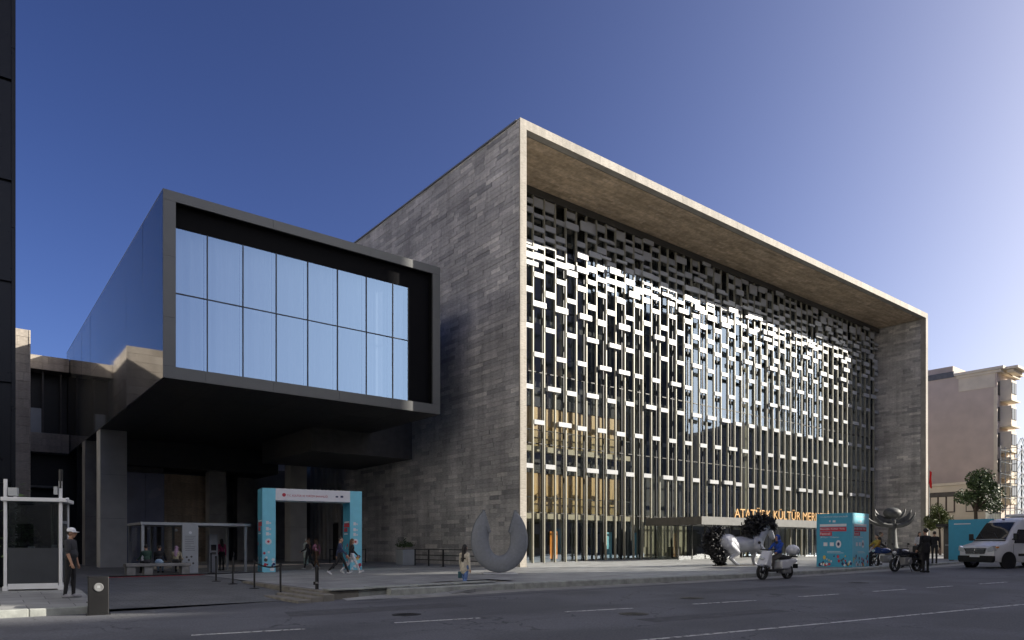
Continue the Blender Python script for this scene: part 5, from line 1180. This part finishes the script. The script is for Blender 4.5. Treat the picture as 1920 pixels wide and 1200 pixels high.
def motorbike(label, loc, rz, colr, topcase=True, screen=True):
    b = thing('motorcycle', label, 'motorcycle', loc, rz); pm = mat('bike paint', colr, .25, .1, .05, coat=.5)
    wheel(b, 0, .72, .31, .12, 6, False); wheel(b, 0, -.72, .31, .17, 6, False)
    for sd in (-1, 1): MB().tube([(sd*.09, .72, .31), (sd*.1, .45, .95)], .025, 8).build('fork', M['chrome'], b); MB().tube([(sd*.1, -.72, .31), (sd*.1, -.1, .42)], .03, 8).build('swingarm', M['black'], b)
    MB().ell((0, .12, .86), (.17, .33, .15), 14, 9).build('fuel_tank', pm, b, smooth=True); m = MB(); m.ell((0, -.42, .82), (.16, .38, .07), 14, 8); m.build('seat', M['rubber'], b, smooth=True)
    m = MB(); m.cbox((0, .05, .48), (.34, .46, .32)); m.lathe([(.0, -.24), (.13, -.22), (.13, .22), (0, .24)], 14, c=(0, -.02, .46), axis='x'); m.build('engine', M['midgrey'], b, bevel=.03)
    MB().tube([(.16, .25, .5), (.2, .1, .28), (.2, -.4, .3), (.2, -.85, .48)], [.03, .03, .05, .06], 10).build('exhaust', M['chrome'], b, smooth=True)
    MB().tube([(-.38, .3, 1.05), (-.15, .42, 1.03), (.15, .42, 1.03), (.38, .3, 1.05)], .018, 8).build('handlebar', M['black'], b)
    m = MB(); m.prism([(.45, .7), (.78, .78), (.62, 1.08), (.40, 1.0)], -.16, .16, 'x'); fr = m.build('fairing', pm, b, bevel=.05); MB().ell((0, .74, .86), (.1, .06, .08), 12, 8).build('headlight', M['lamp'], b, smooth=True)
    if screen: MB().quad((-.15, .6, 1.06), (.15, .6, 1.06), (.11, .42, 1.4), (-.11, .42, 1.4)).build('screen', M['clear'], b)
    for sd in (-1, 1): MB().tube([(sd*.3, .33, 1.05), (sd*.38, .36, 1.22)], .01, 6).build('mirror_stem', M['black'], b); MB().ell((sd*.4, .37, 1.25), (.07, .02, .045), 10, 6).build('mirror', M['black'], b)
    m = MB(); m.prism([(-.55, .72), (-1.0, .86), (-1.02, .76), (-.6, .6)], -.1, .1, 'x'); m.build('tail', pm, b, bevel=.03); MB().cbox((0, -1.0, .72), (.16, .03, .05)).build('tail_light', M['redlens'], b)
    MB().lathe([(.335, -.08), (.35, -.05), (.35, .05), (.335, .08)], 24, c=(0, .72, .31), axis='x').build('front_mudguard', pm, b, smooth=True) if False else None
    if topcase: MB().cbox((0, -.86, 1.02), (.44, .38, .32)).build('top_case', M['black'], b, bevel=.06)
    for sd in (-1, 1): MB().cbox((sd*.3, -.72, .66), (.2, .4, .34)).build('pannier', M['black'], b, bevel=.05)
    MB().tube([(-.12, -.05, .3), (-.3, .0, 0.0)], .015, 6).build('side_stand', M['black'], b); return b
motorbike('dark touring motorcycle with panniers parked nearest the suited man', (9.9, -15.5, .05), R(-105+180), (.03, .035, .05))
motorbike('blue and black motorcycle parked against the kerb behind', (12.9, -13.35, .10), R(60), (.02, .05, .18), topcase=False)
person('rider in orange and black jacket sitting on the parked blue motorcycle', (12.6, -13.0, .12), 60, 1.76, top=(.42, .22, .03), bottom=(.02, .02, .025), seat=.88, legs=((62, 62), (62, 62)), arms=((40, 14, 20), (40, 14, 20)), voxel=.014, build=1.08)
person('person in black and red jacket leaning beside the parked motorcycles', (13.6, -12.6, .23), -150, 1.74, top=(.03, .02, .02), bottom=(.02, .02, .024), arms=((20, 14, 40), (20, 14, 40)), lean=10, voxel=.014, hair=HBR)

# white scooter with rider
sc_ = thing('scooter', 'white scooter with rear top box riding past the horse', 'scooter', (1.5, -14.15, gr(1.4)), R(84))
SS = 1.12
wheel(sc_, 0, .72, .27, .12, 5, False); wheel(sc_, 0, -.62, .27, .14, 5, False)
wp = M['whitepaint']
MB().prism([(.48, .42), (.80, .52), (.66, .78), (.50, 1.02), (.40, 1.0), (.44, .7)], -.2, .2, 'x').build('front_shield', wp, sc_, bevel=.06)
MB().prism([(.62, .52), (.95, .56), (1.0, .5), (.72, .44)], -.08, .08, 'x').build('front_mudguard', wp, sc_, bevel=.03); MB().ell((0, .72, .74), (.09, .06, .06), 12, 8).build('headlight', M['lamp'], sc_, smooth=True)
for sd in (-1, 1): MB().tube([(sd*.08, .72, .27), (sd*.07, .56, .62)], .025, 8).build('fork', M['black'], sc_)
solid('footboard', M['rubber'], sc_, (-.17, .17, -.12, .48, .28, .36), bevel=.03)
MB().prism([(-.1, .36), (-.05, .66), (-.9, .74), (-1.0, .62), (-.72, .5), (-.45, .36)], -.2, .2, 'x').build('rear_body', wp, sc_, bevel=.06); MB().ell((0, -.42, .76), (.17, .42, .08), 14, 8).build('seat', M['rubber'], sc_, smooth=True)
solid('engine', M['midgrey'], sc_, (-.12, .16, -.72, -.3, .2, .42), bevel=.04); MB().tube([(.17, -.3, .25), (.2, -.95, .36)], [.04, .06], 10).build('exhaust', M['black'], sc_, smooth=True)
MB().tube([(-.34, .4, 1.06), (-.1, .46, 1.04), (.1, .46, 1.04), (.34, .4, 1.06)], .02, 8).build('handlebar', M['black'], sc_); MB().tube([(0, .5, .9), (0, .45, 1.04)], .03, 8).build('steering_stem', M['black'], sc_)
for sd in (-1, 1): MB().tube([(sd*.27, .42, 1.06), (sd*.34, .42, 1.26)], .009, 6).build('mirror_stem', M['black'], sc_); MB().ell((sd*.36, .42, 1.29), (.07, .02, .05), 10, 6).build('mirror', M['black'], sc_)
MB().ell((0, -.93, 1.02), (.24, .24, .2), 18, 12).build('top_box', wp, sc_, smooth=True); solid('rack', M['black'], sc_, (-.12, .12, -1.05, -.7, .76, .82)); MB().cbox((0, -1.01, .62), (.2, .03, .06)).build('tail_light', M['redlens'], sc_); MB().cbox((0, -1.08, .45), (.2, .02, .16)).build('rear_plate', M['black'], sc_)
sc_.scale = (SS, SS, SS)
person('rider in blue hooded jacket on the white scooter', (1.74, -14.12, gr(1.4)), 84, 1.82, top=(.018, .07, .36), bottom=(.12, .11, .095), shoes=(.55, .55, .55), seat=.93, legs=((74, 72), (74, 72)), arms=((46, 10, 22), (46, 10, 22)), hood=True, lean=4, skin=SK2)

# ================================================================ trees
def tree(name, label, loc, h, crown, n, lsz, mt, trunk_r=.16, seed=1, spread=1.0):
    t = thing(name, label, 'tree', loc); rt_ = random.Random(seed); m = MB(); m.tube([(0, 0, 0), (.05, .03, h*.35), (-.05, .06, h*.6)], [trunk_r*1.3, trunk_r, trunk_r*.7], 10)
    clumps = []
    for k in range(16):
        a = rt_.uniform(0, 6.28); rr = crown[0]*rt_.random()**.6; z = h-crown[1]+rt_.uniform(-1, 1)*crown[1]*.8; f = math.sqrt(max(.05, 1-((z-(h-crown[1]))/crown[1])**2)); c = Vector((rr*f*math.cos(a), rr*f*math.sin(a), z)); clumps.append((c, rt_.uniform(.28, .5)*crown[0]))
        if k < 11: m.tube([(-.03, .04, h*.5), Vector((0, 0, h*.5)).lerp(c, .55)+Vector((rt_.uniform(-.2, .2), rt_.uniform(-.2, .2), .1)), c], [trunk_r*.5, trunk_r*.28, .02], 6)
    m.build('trunk', M['bark'], t, smooth=50)
    def f():
        c, r_ = rt_.choice(clumps); u = Vector((rt_.gauss(0, 1), rt_.gauss(0, 1), rt_.gauss(0, .8))).normalized()*r_*rt_.random()**.35; return c+u
    leaves(n, f, lsz, rt_, .5).build('crown', mt, t); return t
tree('street_tree', 'dark leafy street tree standing before the beige house', (60, -1.6, .2), 9.0, (2.0, 2.3), 5200, .30, M['leaf'], .2, 3)
tree('small_tree', 'low olive green tree between the hall edge and the van', (50, -1.9, .3), 4.9, (1.35, 1.3), 3200, .22, M['leaf2'], .1, 8)
tree('street_tree', 'sunlit tree at the right frame edge behind the van', (78, -8.5, .2), 9.3, (2.6, 2.9), 4500, .34, M['leaf2'], .2, 12)
tree('street_tree', 'dark tree low behind the van beside the lattice frame', (72, -6.5, .2), 5.4, (1.8, 1.8), 2600, .30, M['leaf'], .15, 15)
aw = thing('dark_kiosk', 'dark street kiosk under the small tree near the van', 'kiosk', (30, -11.2, .3)); solid('cabin', M['dark'], aw, (0, 2.0, -1.6, 1.6, 0, 2.2)); solid('awning', M['black'], aw, (-.8, 2.1, -1.8, 1.8, 2.21, 2.4)); solid('counter', M['midgrey'], aw, (-.3, -.01, -1.4, 1.4, .9, 1.0))
